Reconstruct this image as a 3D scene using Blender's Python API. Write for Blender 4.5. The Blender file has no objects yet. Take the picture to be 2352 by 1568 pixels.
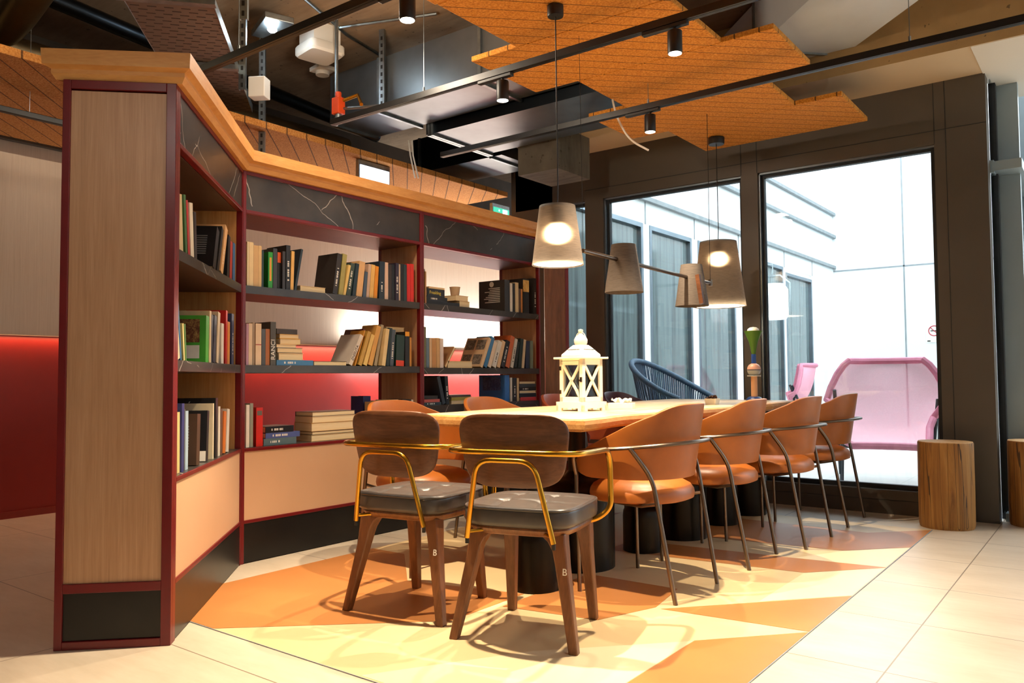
WORLD=5.0;SPOTS=(360,140,240,170);SPX=.55;BULB=110;LEDE=110;LEDD=45;CORR=4;CGL=45;CEX=4.0;VT='Standard';LOOK='None';EXPO=.05
import bpy, math, random
from mathutils import Matrix, Vector
random.seed(7)
S=bpy.context.scene
COL=S.collection
R=math.radians
# ---------------------------------------------------------------- helpers
class MB:
    def __init__(s): s.v=[];s.f=[];s.m=[];s.cm=0
    def add(s,vs,fs,m=None):
        o=len(s.v);s.v+=[tuple(p) for p in vs]
        for f in fs: s.f.append(tuple(i+o for i in f));s.m.append(s.cm if m is None else m)
    def box(s,x0,x1,y0,y1,z0,z1,M=None,m=None):
        v=[(x,y,z) for z in (z0,z1) for y in (y0,y1) for x in (x0,x1)]
        if M: v=[M@Vector(p) for p in v]
        s.add(v,[(0,2,3,1),(4,5,7,6),(0,1,5,4),(2,6,7,3),(0,4,6,2),(1,3,7,5)],m);return s
    def prism(s,poly,z0,z1,M=None,m=None):
        n=len(poly);v=[(x,y,z0) for x,y in poly]+[(x,y,z1) for x,y in poly]
        if M: v=[M@Vector(p) for p in v]
        s.add(v,[tuple(range(n-1,-1,-1)),tuple(range(n,2*n))]+[(i,(i+1)%n,n+(i+1)%n,n+i) for i in range(n)],m);return s
    def tube(s,pts,r,n=8,closed=False,m=None,flat=1.0):
        P=[Vector(p) for p in pts];N=len(P);rr=r if isinstance(r,(list,tuple)) else [r]*N
        T=[]
        for i in range(N):
            a=P[(i-1)%N] if (closed or i>0) else P[i];b=P[(i+1)%N] if (closed or i<N-1) else P[i]
            T.append((b-a).normalized())
        u=T[0].cross(Vector((0,0,1)))
        if u.length<1e-3: u=T[0].cross(Vector((0,1,0)))
        u.normalize();vs=[]
        for i in range(N):
            u=(u-T[i]*u.dot(T[i])).normalized();w=T[i].cross(u)
            for k in range(n):
                a=2*math.pi*k/n;vs.append(P[i]+u*(math.cos(a)*rr[i])+w*(math.sin(a)*rr[i]*flat))
        fs=[]
        for i in range(N if closed else N-1):
            j=(i+1)%N
            for k in range(n): fs.append((i*n+k,i*n+(k+1)%n,j*n+(k+1)%n,j*n+k))
        if not closed: fs+= [tuple(range(n-1,-1,-1)),tuple((N-1)*n+k for k in range(n))]
        s.add(vs,fs,m);return s
    def slathe(s,prof,a=1,b=1,n=2,seg=32,M=None,disp=None,m=None,cap=True):
        # loft of superellipse rings; prof = [(scale,z)]
        vs=[];fs=[];rings=[]
        for sc,z in prof:
            if sc<1e-6: rings.append([len(vs)]);vs.append(Vector((0,0,z)));continue
            ring=[]
            for k in range(seg):
                t=2*math.pi*k/seg+math.pi/seg;c,d=math.cos(t),math.sin(t)
                x=math.copysign(abs(c)**(2/n),c)*a*sc;y=math.copysign(abs(d)**(2/n),d)*b*sc
                ring.append(len(vs));vs.append(Vector((x,y,z)))
            rings.append(ring)
        if disp: vs=[disp(p) for p in vs]
        if M: vs=[M@p for p in vs]
        for A,B in zip(rings,rings[1:]):
            if len(A)==1 and len(B)==1: continue
            if len(A)==1: fs+=[(A[0],B[(k+1)%seg],B[k]) for k in range(seg)]
            elif len(B)==1: fs+=[(A[k],A[(k+1)%seg],B[0]) for k in range(seg)]
            else: fs+=[(A[k],A[(k+1)%seg],B[(k+1)%seg],B[k]) for k in range(seg)]
        if cap and len(rings[0])>1: fs.append(tuple(reversed(rings[0])))
        if cap and len(rings[-1])>1: fs.append(tuple(rings[-1]))
        s.add(vs,fs,m);return s
    def cyl(s,x,y,r,z0,z1,seg=24,m=None,M=None):
        T=Matrix.Translation((x,y,0));return s.slathe([(r,z0),(r,z1)],seg=seg,M=(M@T if M else T),m=m)
    def mesh(s,name,mats,smooth=False):
        me=bpy.data.meshes.new(name);me.from_pydata(s.v,[],s.f)
        for mm in (mats if isinstance(mats,(list,tuple)) else [mats]): me.materials.append(mm)
        me.polygons.foreach_set('material_index',s.m)
        if smooth: me.polygons.foreach_set('use_smooth',[True]*len(s.f))
        me.update();return me
    def build(s,name,mats,parent=None,smooth=False,bevel=0,seg=2,angle=40):
        o=bpy.data.objects.new(name,s.mesh(name,mats,smooth));COL.objects.link(o)
        if parent: o.parent=parent
        if bevel:
            b=o.modifiers.new('bevel','BEVEL');b.width=bevel;b.segments=seg;b.limit_method='ANGLE';b.angle_limit=R(35)
        if smooth:
            try: o.data.set_sharp_from_angle(angle=R(angle))
            except Exception: pass
        return o
def fillet(pts,r,n=6):
    P=[Vector(p) for p in pts];out=[P[0]]
    for a,b,c in zip(P,P[1:],P[2:]):
        d1=(a-b);d2=(c-b);k=min(r,d1.length*.49,d2.length*.49)
        p=b+d1.normalized()*k;q=b+d2.normalized()*k
        for i in range(n+1):
            t=i/n;out.append(p*(1-t)**2+b*2*t*(1-t)+q*t*t)
    out.append(P[-1]);return out
def tag(o,label=None,cat=None,group=None,kind=None):
    if label: o['label']=label
    if cat: o['category']=cat
    if group: o['group']=group
    if kind: o['kind']=kind
    return o
def empty(name,loc=(0,0,0),rz=0,label=None,cat=None,group=None,kind=None,ry=0):
    o=bpy.data.objects.new(name,None);COL.objects.link(o);o.empty_display_size=.1
    o.location=loc;o.rotation_euler=(0,ry,rz);return tag(o,label,cat,group,kind)
def children(o): return [c for c in bpy.data.objects if c.parent==o]
def copy_tree(o,parent=None):
    c=o.copy();COL.objects.link(c);c.parent=parent
    for ch in children(o): copy_tree(ch,c)
    return c
def struct(mb,name,mats,parent=None,**k):
    o=mb.build(name,mats,parent,**k)
    if not parent: o['kind']='structure'
    return o
def text_mb(txt,size,depth=.0015):
    cu=bpy.data.curves.new('lettering','FONT');cu.body=txt;cu.size=size;cu.extrude=depth/2;cu.align_x='CENTER';cu.align_y='CENTER'
    o=bpy.data.objects.new('lettering',cu);COL.objects.link(o)
    dg=bpy.context.evaluated_depsgraph_get();me=bpy.data.meshes.new_from_object(o.evaluated_get(dg))
    mb=MB();mb.add([v.co.copy() for v in me.vertices],[tuple(p.vertices) for p in me.polygons])
    bpy.data.objects.remove(o);bpy.data.curves.remove(cu);bpy.data.meshes.remove(me);return mb
def xf(mb,M): mb.v=[tuple(M@Vector(p)) for p in mb.v];return mb
# ---------------------------------------------------------------- materials
def lin(h):
    if isinstance(h,str):
        c=[int(h[i:i+2],16)/255 for i in (0,2,4)]
        return tuple((x/12.92 if x<=.04045 else ((x+.055)/1.055)**2.4) for x in c)+(1,)
    return tuple(h)+(1,) if len(h)==3 else tuple(h)
class NT:
    def __init__(s,name):
        s.mat=bpy.data.materials.new(name);s.mat.use_nodes=True;s.t=s.mat.node_tree;s.t.nodes.clear()
        s.out=s.n('ShaderNodeOutputMaterial');s.b=s.n('ShaderNodeBsdfPrincipled');s.l(s.b.outputs[0],s.out.inputs[0])
    def n(s,t,**k):
        x=s.t.nodes.new(t)
        for a,b in k.items(): setattr(x,a,b)
        return x
    def l(s,a,b): s.t.links.new(a,b)
    def math(s,op,a,b=None,c=None):
        x=s.n('ShaderNodeMath',operation=op)
        for i,v in enumerate((a,b,c)):
            if v is None: continue
            if isinstance(v,(int,float)): x.inputs[i].default_value=v
            else: s.l(v,x.inputs[i])
        return x.outputs[0]
    def coord(s,kind='Object',scale=(1,1,1),rot=(0,0,0)):
        tc=s.n('ShaderNodeTexCoord');mp=s.n('ShaderNodeMapping');mp.inputs['Scale'].default_value=scale;mp.inputs['Rotation'].default_value=rot
        s.l(tc.outputs[kind],mp.inputs[0]);return mp.outputs[0]
    def wpos(s,scale=(1,1,1),rot=(0,0,0)):
        g=s.n('ShaderNodeNewGeometry');mp=s.n('ShaderNodeMapping');mp.inputs['Scale'].default_value=scale;mp.inputs['Rotation'].default_value=rot
        s.l(g.outputs['Position'],mp.inputs[0]);return mp.outputs[0]
    def noise(s,vec,scale=5,detail=4,rough=.55,dist=0):
        x=s.n('ShaderNodeTexNoise');x.inputs['Scale'].default_value=scale;x.inputs['Detail'].default_value=detail;x.inputs['Roughness'].default_value=rough;x.inputs['Distortion'].default_value=dist
        s.l(vec,x.inputs['Vector']);return x.outputs['Fac']
    def ramp(s,fac,stops):
        r=s.n('ShaderNodeValToRGB');e=r.color_ramp.elements
        while len(e)<len(stops): e.new(.5)
        for el,(p,c) in zip(e,stops): el.position=p;el.color=lin(c)
        s.l(fac,r.inputs[0]);return r.outputs[0]
    def mix(s,fac,a,b,mode='MIX'):
        m=s.n('ShaderNodeMix',data_type='RGBA',blend_type=mode)
        for i,v in ((0,fac),(6,a),(7,b)):
            if isinstance(v,(int,float)): m.inputs[i].default_value=v
            elif isinstance(v,(str,tuple)): m.inputs[i].default_value=lin(v)
            else: s.l(v,m.inputs[i])
        return m.outputs[2]
    def set(s,color=None,rough=None,metal=None,spec=None,bump=None,bs=.2,bd=.01,**k):
        b=s.b.inputs
        if color is not None:
            if isinstance(color,(str,tuple)): b['Base Color'].default_value=lin(color)
            else: s.l(color,b['Base Color'])
        if rough is not None:
            if isinstance(rough,(int,float)): b['Roughness'].default_value=rough
            else: s.l(rough,b['Roughness'])
        if metal is not None: b['Metallic'].default_value=metal
        if spec is not None: b['Specular IOR Level'].default_value=spec
        if bump is not None:
            bn=s.n('ShaderNodeBump');bn.inputs['Strength'].default_value=bs;bn.inputs['Distance'].default_value=bd
            s.l(bump,bn.inputs['Height']);s.l(bn.outputs[0],b['Normal'])
        for a,v in k.items(): b[a.replace('_',' ')].default_value=v
        return s.mat
_mc={}
def plain(name,c,rough=.5,metal=0,var=.12,scale=9,bump=0,spec=None):
    key=(name,c,rough,metal)
    if key in _mc: return _mc[key]
    t=NT(name);v=t.coord();f=t.noise(v,scale);L=lin(c)
    d=tuple(x*(1-var) for x in L[:3]);e=tuple(min(1,x*(1+var)) for x in L[:3])
    col=t.ramp(f,[(.3,d),(.7,e)])
    m=t.set(col,rough,metal,spec,bump=(f if bump else None),bs=bump)
    _mc[key]=m;return m
def wood(name,c1,c2,c3,scale=(14,14,1.2),rough=.45,det=8):
    t=NT(name);v=t.coord('Object',scale);f=t.noise(v,1.6,det,.62,1.2);g=t.noise(v,9,3,.5,.3)
    h=t.math('MULTIPLY_ADD',g,.35,t.math('MULTIPLY',f,.75))
    col=t.ramp(h,[(.3,c1),(.52,c2),(.75,c3)])
    return t.set(col,rough,bump=h,bs=.06)
def marble(name):
    t=NT(name);g=t.n('ShaderNodeNewGeometry');wob=t.noise(t.wpos(),5,3,.5);acc=None
    for (dx,dy,dz,fq,of) in ((.3,.5,.9,2.6,.1),(-.4,.62,-.7,2.1,.45),(.2,.9,.35,1.7,.8),(.5,-.75,.95,2.4,.3)):
        dt=t.n('ShaderNodeVectorMath',operation='DOT_PRODUCT');t.l(g.outputs['Position'],dt.inputs[0]);dt.inputs[1].default_value=(dx,dy,dz)
        ph=t.math('ADD',t.math('MULTIPLY_ADD',dt.outputs['Value'],fq,of+20),t.math('MULTIPLY',wob,.22))
        ln=t.math('LESS_THAN',t.math('ABSOLUTE',t.math('SUBTRACT',t.math('FRACT',ph),.5)),.004)
        mk=t.math('GREATER_THAN',t.noise(t.wpos((1,1,1),(of*3,of*5,1)),2.2,2),.5)
        q=t.math('MULTIPLY',ln,mk);acc=q if acc is None else t.math('MAXIMUM',acc,q)
    k=t.ramp(acc,[(0,(0,0,0)),(1,(.3,.27,.24))]);k2=(0,0,0)
    base=t.ramp(t.noise(t.wpos(),6),[(.3,'2e2a28'),(.7,'423c37')])
    col=t.mix(1,t.mix(1,base,k,'ADD'),k2,'ADD')
    return t.set(col,.32)
def wool(name,rotz,space,c1,c2,c3,off=0):
    t=NT(name);g=t.n('ShaderNodeNewGeometry');sp=t.n('ShaderNodeSeparateXYZ');t.l(g.outputs['Position'],sp.inputs[0])
    d=t.math('ADD',t.math('MULTIPLY',sp.outputs[0],math.cos(rotz)),t.math('MULTIPLY',sp.outputs[1],math.sin(rotz)))
    fr=t.math('FRACT',t.math('DIVIDE',t.math('ADD',d,50+off),space))
    gl=t.math('LESS_THAN',fr,.065)
    v=t.wpos();f=t.noise(v,95,3,.7);f2=t.noise(v,3)
    col=t.ramp(f,[(.3,c1),(.5,c2),(.68,c3)])
    col=t.mix(t.math('MULTIPLY',f2,.3),col,c2)
    col=t.mix(t.math('MULTIPLY',gl,.82),col,(.04,.015,.004))
    return t.set(col,.9,bump=f,bs=.5,bd=.006)
def metal(name,c,rough=.3,var=.08,scale=6): return plain(name,c,rough,1,var,scale)
def glass(name,tint=(.93,.97,.97),base=.04):
    t=NT(name);t.t.nodes.remove(t.b)
    tr=t.n('ShaderNodeBsdfTransparent');tr.inputs[0].default_value=tint+(1,)
    gl=t.n('ShaderNodeBsdfGlossy');gl.inputs['Roughness'].default_value=.01
    fr=t.n('ShaderNodeFresnel');fr.inputs[0].default_value=1.45
    nz=t.math('MULTIPLY',fr.outputs[0],t.math('ADD',t.math('MULTIPLY',t.noise(t.coord(),.6),.1),.95))
    mx=t.n('ShaderNodeMixShader');t.l(nz,mx.inputs[0]);t.l(tr.outputs[0],mx.inputs[1]);t.l(gl.outputs[0],mx.inputs[2]);t.l(mx.outputs[0],t.out.inputs[0]);return t.mat
def emit(name,c,st,c2=None):
    t=NT(name);f=t.noise(t.coord(),4);col=t.ramp(f,[(.2,c),(.8,c2 or c)])
    t.set(c,.5);t.l(col,t.b.inputs['Emission Color']);t.b.inputs['Emission Strength'].default_value=st;return t.mat
def fabric(name,c,transl=.35,scale=(1,1,12),see=0):
    t=NT(name);v=t.coord('Object',scale);f=t.noise(v,26,4,.7);L=lin(c)
    col=t.ramp(f,[(.3,tuple(x*.7 for x in L[:3])),(.7,tuple(min(1,x*1.25) for x in L[:3]))])
    t.set(col,.85);tl=t.n('ShaderNodeBsdfTranslucent');t.l(col,tl.inputs[0]);mx=t.n('ShaderNodeMixShader');mx.inputs[0].default_value=transl
    t.l(t.b.outputs[0],mx.inputs[1]);t.l(tl.outputs[0],mx.inputs[2]);last=mx
    if see:
        rf=t.n('ShaderNodeBsdfRefraction');rf.inputs['IOR'].default_value=1.5;rf.inputs['Roughness'].default_value=.5;rf.inputs['Color'].default_value=(1,.86,.68,1)
        m2=t.n('ShaderNodeMixShader');t.l(t.math('MULTIPLY_ADD',f,see*.8,see*.6),m2.inputs[0]);t.l(mx.outputs[0],m2.inputs[1]);t.l(rf.outputs[0],m2.inputs[2]);last=m2
    t.l(last.outputs[0],t.out.inputs[0]);return t.mat
def mesh_fabric(name,c,alpha):
    t=NT(name);v=t.coord('Object',(60,60,60));f=t.noise(v,2);col=t.ramp(f,[(.3,c),(.7,tuple(min(1,x*1.1) for x in lin(c)[:3]))])
    t.set(col,.8);tr=t.n('ShaderNodeBsdfTransparent');mx=t.n('ShaderNodeMixShader');mx.inputs[0].default_value=alpha
    t.l(tr.outputs[0],mx.inputs[1]);t.l(t.b.outputs[0],mx.inputs[2]);t.l(mx.outputs[0],t.out.inputs[0]);return t.mat
def tiles(name,c1,c2,grout,sx,sy,ox,oy,gw=.004,rough=.35):
    t=NT(name);g=t.n('ShaderNodeNewGeometry');sp=t.n('ShaderNodeSeparateXYZ');t.l(g.outputs['Position'],sp.inputs[0])
    lx=t.math('LESS_THAN',t.math('FRACT',t.math('DIVIDE',t.math('ADD',sp.outputs[0],40*sx-ox+gw/2),sx)),gw/sx)
    ly=t.math('LESS_THAN',t.math('FRACT',t.math('DIVIDE',t.math('ADD',sp.outputs[1],40*sy-oy+gw/2),sy)),gw/sy)
    gr=t.math('MAXIMUM',lx,ly)
    v=t.wpos((1,2.5,1));f=t.noise(v,2.2,6,.6);f2=t.noise(t.wpos((3,14,1)),3,4)
    col=t.ramp(t.math('MULTIPLY_ADD',f2,.3,t.math('MULTIPLY',f,.7)),[(.3,c1),(.7,c2)])
    col=t.mix(t.math('MULTIPLY',gr,.8),col,grout)
    return t.set(col,rough,spec=.35)
def concrete(name,c1,c2,pock=True,rough=.85):
    t=NT(name);v=t.wpos();f=t.noise(v,1.6,6,.6);s2=t.noise(t.wpos((2,9,2)),2.5,4);h=t.math('MULTIPLY_ADD',s2,.4,t.math('MULTIPLY',f,.6))
    col=t.ramp(h,[(.32,c1),(.68,c2)])
    if pock:
        p=t.noise(v,26,2,.5);k=t.math('GREATER_THAN',p,.71);col=t.mix(t.math('MULTIPLY',k,.6),col,(.03,.022,.015))
    return t.set(col,rough,bump=f,bs=.15)
M={}
M['oak']=wood('light_oak','a47a58','b68b66','c49a76',(26,26,.9))
M['oak_in']=wood('warm_oak','a4703c','bd8850','ca9a62',(16,16,1.0))
M['crown']=wood('honey_beech','c0803f','d0924e','daa05c',(3,3,14),.5)
M['red']=plain('oxblood_lacquer','6a1014',.35,0,.08)
M['marble']=marble('black_marble_laminate')
M['shelfwood']=plain('dark_umber_laminate','4a3228',.45)
M['cream_panel']=plain('beige_laminate','cda682',.5,0,.04,2)
M['plinth']=plain('black_brushed_plinth','2a2826',.32,.6,.15,5)
M['orange']=plain('cognac_leather','a35c20',.42,0,.07,14,.03)
M['orange2']=plain('cognac_leather_redder','a04a28',.42,0,.07,14,.03)  # redder brown than the other cognac leather
M['aubergine']=plain('aubergine_leather','4a2430',.35,0,.1,14,.03)
M['bronze']=metal('bronze_tube','77685c',.3)
M['brass']=metal('brushed_brass','c49030',.24,.12,9)
M['blackleather']=plain('black_leather','48423f',.32,0,.1,30,.05)
M['walnut']=wood('dark_walnut','4a2a17','633c24','7c4f32',(2.2,16,16),.38)
M['walnut_leg']=wood('walnut_leg','553118','714526','885632',(16,16,1.5),.38)
M['slab']=wood('live_edge_oak','d4ac78','e6c898','f0dab2',(10,.8,10),.32)
M['bark']=wood('live_edge_side','a06a34','c89050','d9a868',(14,3,20),.6)
M['drum']=metal('blackened_steel','2a2622',.33,.25,3)
M['black']=plain('matt_black','141312',.45)
M['rail']=plain('black_track','0e0d0d',.4)
M['frame']=plain('bronze_aluminium','5a534b',.42,.25,.06,2)
M['gasket']=plain('dark_gasket','20262c',.5)
M['jamb']=metal('pale_aluminium','8d98a2',.4)
M['greyalu']=plain('grey_aluminium','9fb2bc',.4,.3,.06,2)
M['glass']=glass('clear_glazing')
M['white']=plain('white_paint','f2eee4',.5,0,.02)
M['extwall']=plain('white_cladding','e6eaec',.6,0,.02,1)
M['joint']=plain('cladding_joint','8c9296',.7)
M['raft']=wool('wood_wool_raft',R(135),.0865,'a66018','d0882c','e6a64c')
M['raft2']=wool('wood_wool_corridor',R(45),.115,'a05a1c','c8843c','dca058')
M['raft3']=wool('wood_wool_far',R(100),.09,'7a4814','a8702c','c08a44')
M['conc']=concrete('bare_concrete_slab','7c6650','a58e74')
M['beam']=concrete('tan_concrete_beam','9a7c50','b89766')
M['soffit']=plain('plaster_soffit','d3bd9c',.8,0,.05,1)
M['whitesoffit']=plain('white_soffit','e8e4da',.8,0,.03,1)
M['duct']=plain('galvanised_duct','7e8488',.36,.85,.3,1.6)
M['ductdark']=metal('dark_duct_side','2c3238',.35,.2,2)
M['silver']=plain('silver_duct','d4dade',.45,.1,.12,1.2)
M['galv']=metal('galvanised_strut','9aa4a8',.35,.2,20)
M['pipe']=metal('lagged_pipe','8a7a5c',.38,.25,4)
M['floor']=tiles('cream_stone_tile','c2b29c','d6c8b4','6e6254',1.17,.585,-.611,2.69,.005)
M['court']=tiles('pale_terrace_paver','d6d2cb','e4e0da','b0aaa2',.6,.6,-.9,6.0)
M['inlay']=plain('honey_cream_inlay','e4c898',.36,0,.05,3)
M['inlay2']=plain('terracotta_inlay','c28048',.36,0,.05,3)
M['inlay3']=plain('pale_cream_inlay','f0dcb4',.36,0,.04,3)
M['wallup']=wood('linen_wallpaper','b8a894','c4b4a2','ccbeac',(60,60,1),.8,4)
M['wainscot']=plain('deep_red_panel','8c2018',.4,0,.08,3)
M['skirt']=plain('red_skirting','8a2a1c',.5)
M['shade']=fabric('grey_linen_shade','574d45',.08,see=.16)
M['shade2']=fabric('taupe_fabric_shade','645950',.04)
M['bulb']=emit('warm_bulb',(1,.72,.42),BULB)
M['shadein']=emit('lit_shade_lining',(1,.93,.82),2.2)
M['spotglow']=emit('spot_lens',(1,.9,.72),18)
M['led']=emit('led_strip',(1,.5,.25),.25)
M['coolled']=emit('cool_led',(.85,.95,1),60)
M['signwhite']=emit('sign_panel_white',(.8,.88,1),2.2)
M['signgreen']=emit('sign_green',(.05,.55,.35),1.2)
M['wht']=plain('white_lettering','e8e4da',.6)
M['ylw']=plain('yellow_lettering','d9c24a',.6)
M['blk']=plain('black_lettering','151312',.6)
M['lantern']=plain('cream_white_lantern','f8f2e2',.5,0,.03)
M['rope']=plain('slate_blue_rope','4a6076',.7,0,.2,40)
M['pinkmesh']=mesh_fabric('pink_mesh','f4aec0',.8)
M['pinkrim']=plain('rose_trim','d8849c',.6)
M['log']=None
def logmat():
    t=NT('split_log_wood');v=t.coord('Object',(9,9,.7));f=t.noise(v,2.2,8,.65,.8);c=t.noise(t.coord('Object',(9,9,.22)),1.7,2,.4,.15)
    cr=t.math('LESS_THAN',t.math('ABSOLUTE',t.math('SUBTRACT',c,.5)),.006)
    col=t.ramp(f,[(.3,'6a421a'),(.5,'96662c'),(.72,'b08040')]);col=t.mix(t.math('MULTIPLY',cr,.85),col,(.03,.015,.006))
    return t.set(col,.7,bump=f,bs=.4)
M['log']=logmat()
M['logtop']=wood('log_end_grain','a8763c','c4955a','d8b07a',(8,8,8),.7)
# ---------------------------------------------------------------- camera (world: +Y along the table, window wall at Y 5.716)
cd=bpy.data.cameras.new('camera');cam=bpy.data.objects.new('camera',cd);COL.objects.link(cam)
yw,pt,ro=R(37.2961),R(2.519),R(-.4106)
F_=Vector((-math.sin(yw)*math.cos(pt),math.cos(yw)*math.cos(pt),math.sin(pt)));Rt=Vector((math.cos(yw),math.sin(yw),0));U_=Rt.cross(F_)
R2=Rt*math.cos(ro)+U_*math.sin(ro);U2=U_*math.cos(ro)-Rt*math.sin(ro)
mw=Matrix((R2,U2,-F_)).transposed().to_4x4();mw.translation=(0,0,.92);cam.matrix_world=mw
cd.sensor_width=36;cd.lens=1835*36/2352;cd.clip_start=.05;S.camera=cam
# ---------------------------------------------------------------- floor
YW=5.716
struct(MB().prism([(-8,-4),(5,-4),(5,22),(-.62,22),(-.62,YW+.1),(-8,YW+.1)],-.1,0),'floor',M['floor'])
mb=MB()
def poly(p,z,m): mb.add([(x,y,z) for x,y in p],[tuple(range(len(p)))],m)
poly([(-3.24,1.70),(-.916,1.70),(-.916,5.262),(-1.2,5.262),(-3.24,5.262)],.0012,0)
for p in ([(-.918,2.947),(-.918,3.52),(-1.475,2.89)],[(-.918,2.94),(-1.207,2.616),(-1.207,1.704),(-.918,1.704)],
          [(-.918,4.125),(-1.2,3.804),(-1.75,3.745),(-2.2,3.7),(-2.2,4.0),(-1.34,4.074)],
          [(-.918,4.678),(-1.19,4.39),(-2.2,4.28),(-2.2,5.0),(-1.2,4.964),(-.918,5.258)],
          [(-3.238,1.704),(-2.69,1.704),(-2.04,2.29),(-2.04,2.75),(-2.6,2.62),(-3.0,3.0),(-3.238,3.0)],
          [(-1.6,2.62),(-2.0,2.55),(-2.0,3.2),(-1.55,3.2),(-1.5,2.9)],[(-3.238,3.75),(-2.7,4.2),(-2.7,4.75),(-3.238,4.3)]): poly(p,.0022,1)
for p in ([(-.92,3.527),(-.92,4.118),(-1.2,3.797),(-1.2,3.215)],[(-.92,4.132),(-.92,4.67),(-1.18,4.385),(-1.335,4.08)],[(-1.21,2.14),(-1.21,2.61),(-1.6,2.2),(-1.9,1.71),(-1.43,1.71)]): poly(p,.0018,2)
struct(mb,'trim_1',[M['inlay'],M['inlay2'],M['inlay3']])
# thin steel edge of the inlay
struct(MB().box(-.9165,-.913,1.70,5.262,.0,.003).box(-3.24,-.9165,1.697,1.70,0,.003),'trim_2',M['joint'])
# ---------------------------------------------------------------- ceiling, beams, walls
struct(MB().prism([(-8,-4),(CEX,-4),(CEX,5.2),(-8,5.2)],3.3,3.5).prism([(-8,5.2),(-4.3,5.2),(-4.3,9),(-8,9)],3.3,3.5),'ceiling',M['conc'])
mb=MB().box(-4.3,CEX,5.2,YW+.12,2.8,3.5);b=struct(mb,'trim_3',[M['beam'],M['soffit']]);b.data.polygons[0].material_index=1
struct(MB().box(-.63,CEX,5.205,6.36,2.795,2.82),'trim_4',M['whitesoffit'])
struct(MB().box(-3.66,-3.29,4.9,5.35,2.47,3.3),'trim_5',concrete('grey_concrete_downstand','4e4a42','7a7468'))
# back-left corridor wall: wallpaper above, red dado with lit ledge
struct(MB().box(-6.1,-5.95,-4,11,1.2215,3.3),'wall_left',M['wallup'])
struct(MB().box(-6.1,-5.93,-4,11,0,1.222),'trim_6',M['wainscot'])
struct(MB().box(-5.93,-5.915,-4,11,0,.045),'baseboard_left',M['skirt'])
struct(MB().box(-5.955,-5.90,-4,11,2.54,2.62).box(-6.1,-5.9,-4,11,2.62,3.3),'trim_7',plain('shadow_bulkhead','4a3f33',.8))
s=tag(MB().box(-5.9495,-5.944,1.0,9.5,1.2225,1.227).build('led_strip',M['led']),'long warm LED strip glowing on the ledge above the deep red wall panels','light strip')
struct(MB().box(-8,5,-4.1,-4,0,3.4),'wall_rear',M['wallup'])
struct(MB().box(-8,-5.95,9,9.1,0,3.4),'wall_corridor_end',M['wallup'])
# ---------------------------------------------------------------- glazed wall
mb=MB()
mb.box(-4.3,-.62,YW,YW+.12,2.4,2.8).box(-4.3,-.62,YW,YW+.12,0,.157)
mb.box(-3.567,-3.39,YW,YW+.12,.157,2.4).box(-2.205,-2.08,YW,YW+.12,.157,2.4).box(-.915,-.62,YW,YW+.12,.157,2.4)
mb.box(-4.35,-3.9,YW,YW+.12,0,3.3)
# shadow joints of the cladding
mb.box(-3.567,-.62,YW-.002,YW,2.486,2.49,m=1).box(-2.205,-2.2,YW-.002,YW,2.4,2.8,m=1).box(-2.085,-2.08,YW-.002,YW,2.4,2.8,m=1).box(-.85,-.846,YW-.002,YW,.0,2.8,m=1).box(-.915,-.911,YW-.002,YW,2.4,2.8,m=1).box(-3.567,-.92,YW-.002,YW,.09,.093,m=1)
struct(mb,'wall_back',[M['frame'],M['gasket']])
def window(n,x0,x1,z0,z1,y):
    e=empty('window_%d'%n,((x0+x1)/2,y,z0),kind='structure');T=Matrix.Translation((-(x0+x1)/2,-y,-z0))
    fr=MB();w=.03
    for a in ((x0,x0+w,z0,z1),(x1-w,x1,z0,z1),(x0+w,x1-w,z0,z0+w),(x0+w,x1-w,z1-w,z1)): fr.box(a[0],a[1],y-.02,y+.02,a[2],a[3],M=T)
    fr.build('window_frame',M['gasket'],e)
    j=MB().box(x0,x0+.012,y-.055,y-.02,z0,z1,M=T).box(x0,x1,y-.055,y-.02,z1-.012,z1,M=T)
    j.build('jamb_lining',M['jamb'],e)
    MB().box(x0+w,x1-w,y-.004,y+.004,z0+w,z1-w,M=T).build('pane',M['glass'],e)
window(1,-3.39,-2.205,.157,2.4,YW+.075);window(2,-2.08,-.915,.157,2.4,YW+.075);window(3,-3.9,-3.567,.157,2.4,YW+.075)
# ---------------------------------------------------------------- courtyard beyond the glass
struct(MB().prism([(-4.2,YW+.12),(-.62,YW+.12),(-.62,15.4),(-4.2,15.4)],-.1,0),'ground',M['court'])
mb=MB().box(-4.35,-4.2,YW+.12,15.55,2.62,4.6).box(-4.35,-4.2,YW+.12,15.55,0,.06)
for a,b in ((YW+.12,5.95),(7.93,8.09),(9.2,9.39),(10.6,11.38),(12.58,12.71),(14.05,15.55)): mb.box(-4.35,-4.2,a,b,.06,2.62)
for z,d in ((2.9,.05),(3.47,.06),(3.89,.06)): mb.box(-4.2,-4.2+d,YW+.12,15.4,z-.025,z+.025,m=1)
for y in (8.0,9.3,10.75,12.65,14.1): mb.box(-4.2,-4.196,y-.012,y+.012,2.62,2.9,m=1)
struct(mb,'wall_courtyard_left',[M['extwall'],M['joint']])
mb=MB().box(-4.2,-.6,15.4,15.55,0,5.0)
for x in (-3.0,-1.75): mb.box(x-.012,x+.012,15.392,15.4,0,5,m=1)
for z in (2.83,): mb.box(-4.2,-.6,15.392,15.4,z-.012,z+.012,m=1)
struct(mb,'wall_courtyard_back',[M['extwall'],M['joint']])
t=NT('curtained_glass');v=t.coord('Object',(1,3.5,.15));f=t.noise(v,3,4);col=t.ramp(f,[(.25,'4a5658'),(.5,'6c7a7c'),(.75,'363f44')]);mcur=t.set(col,.06,spec=.9)
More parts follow.
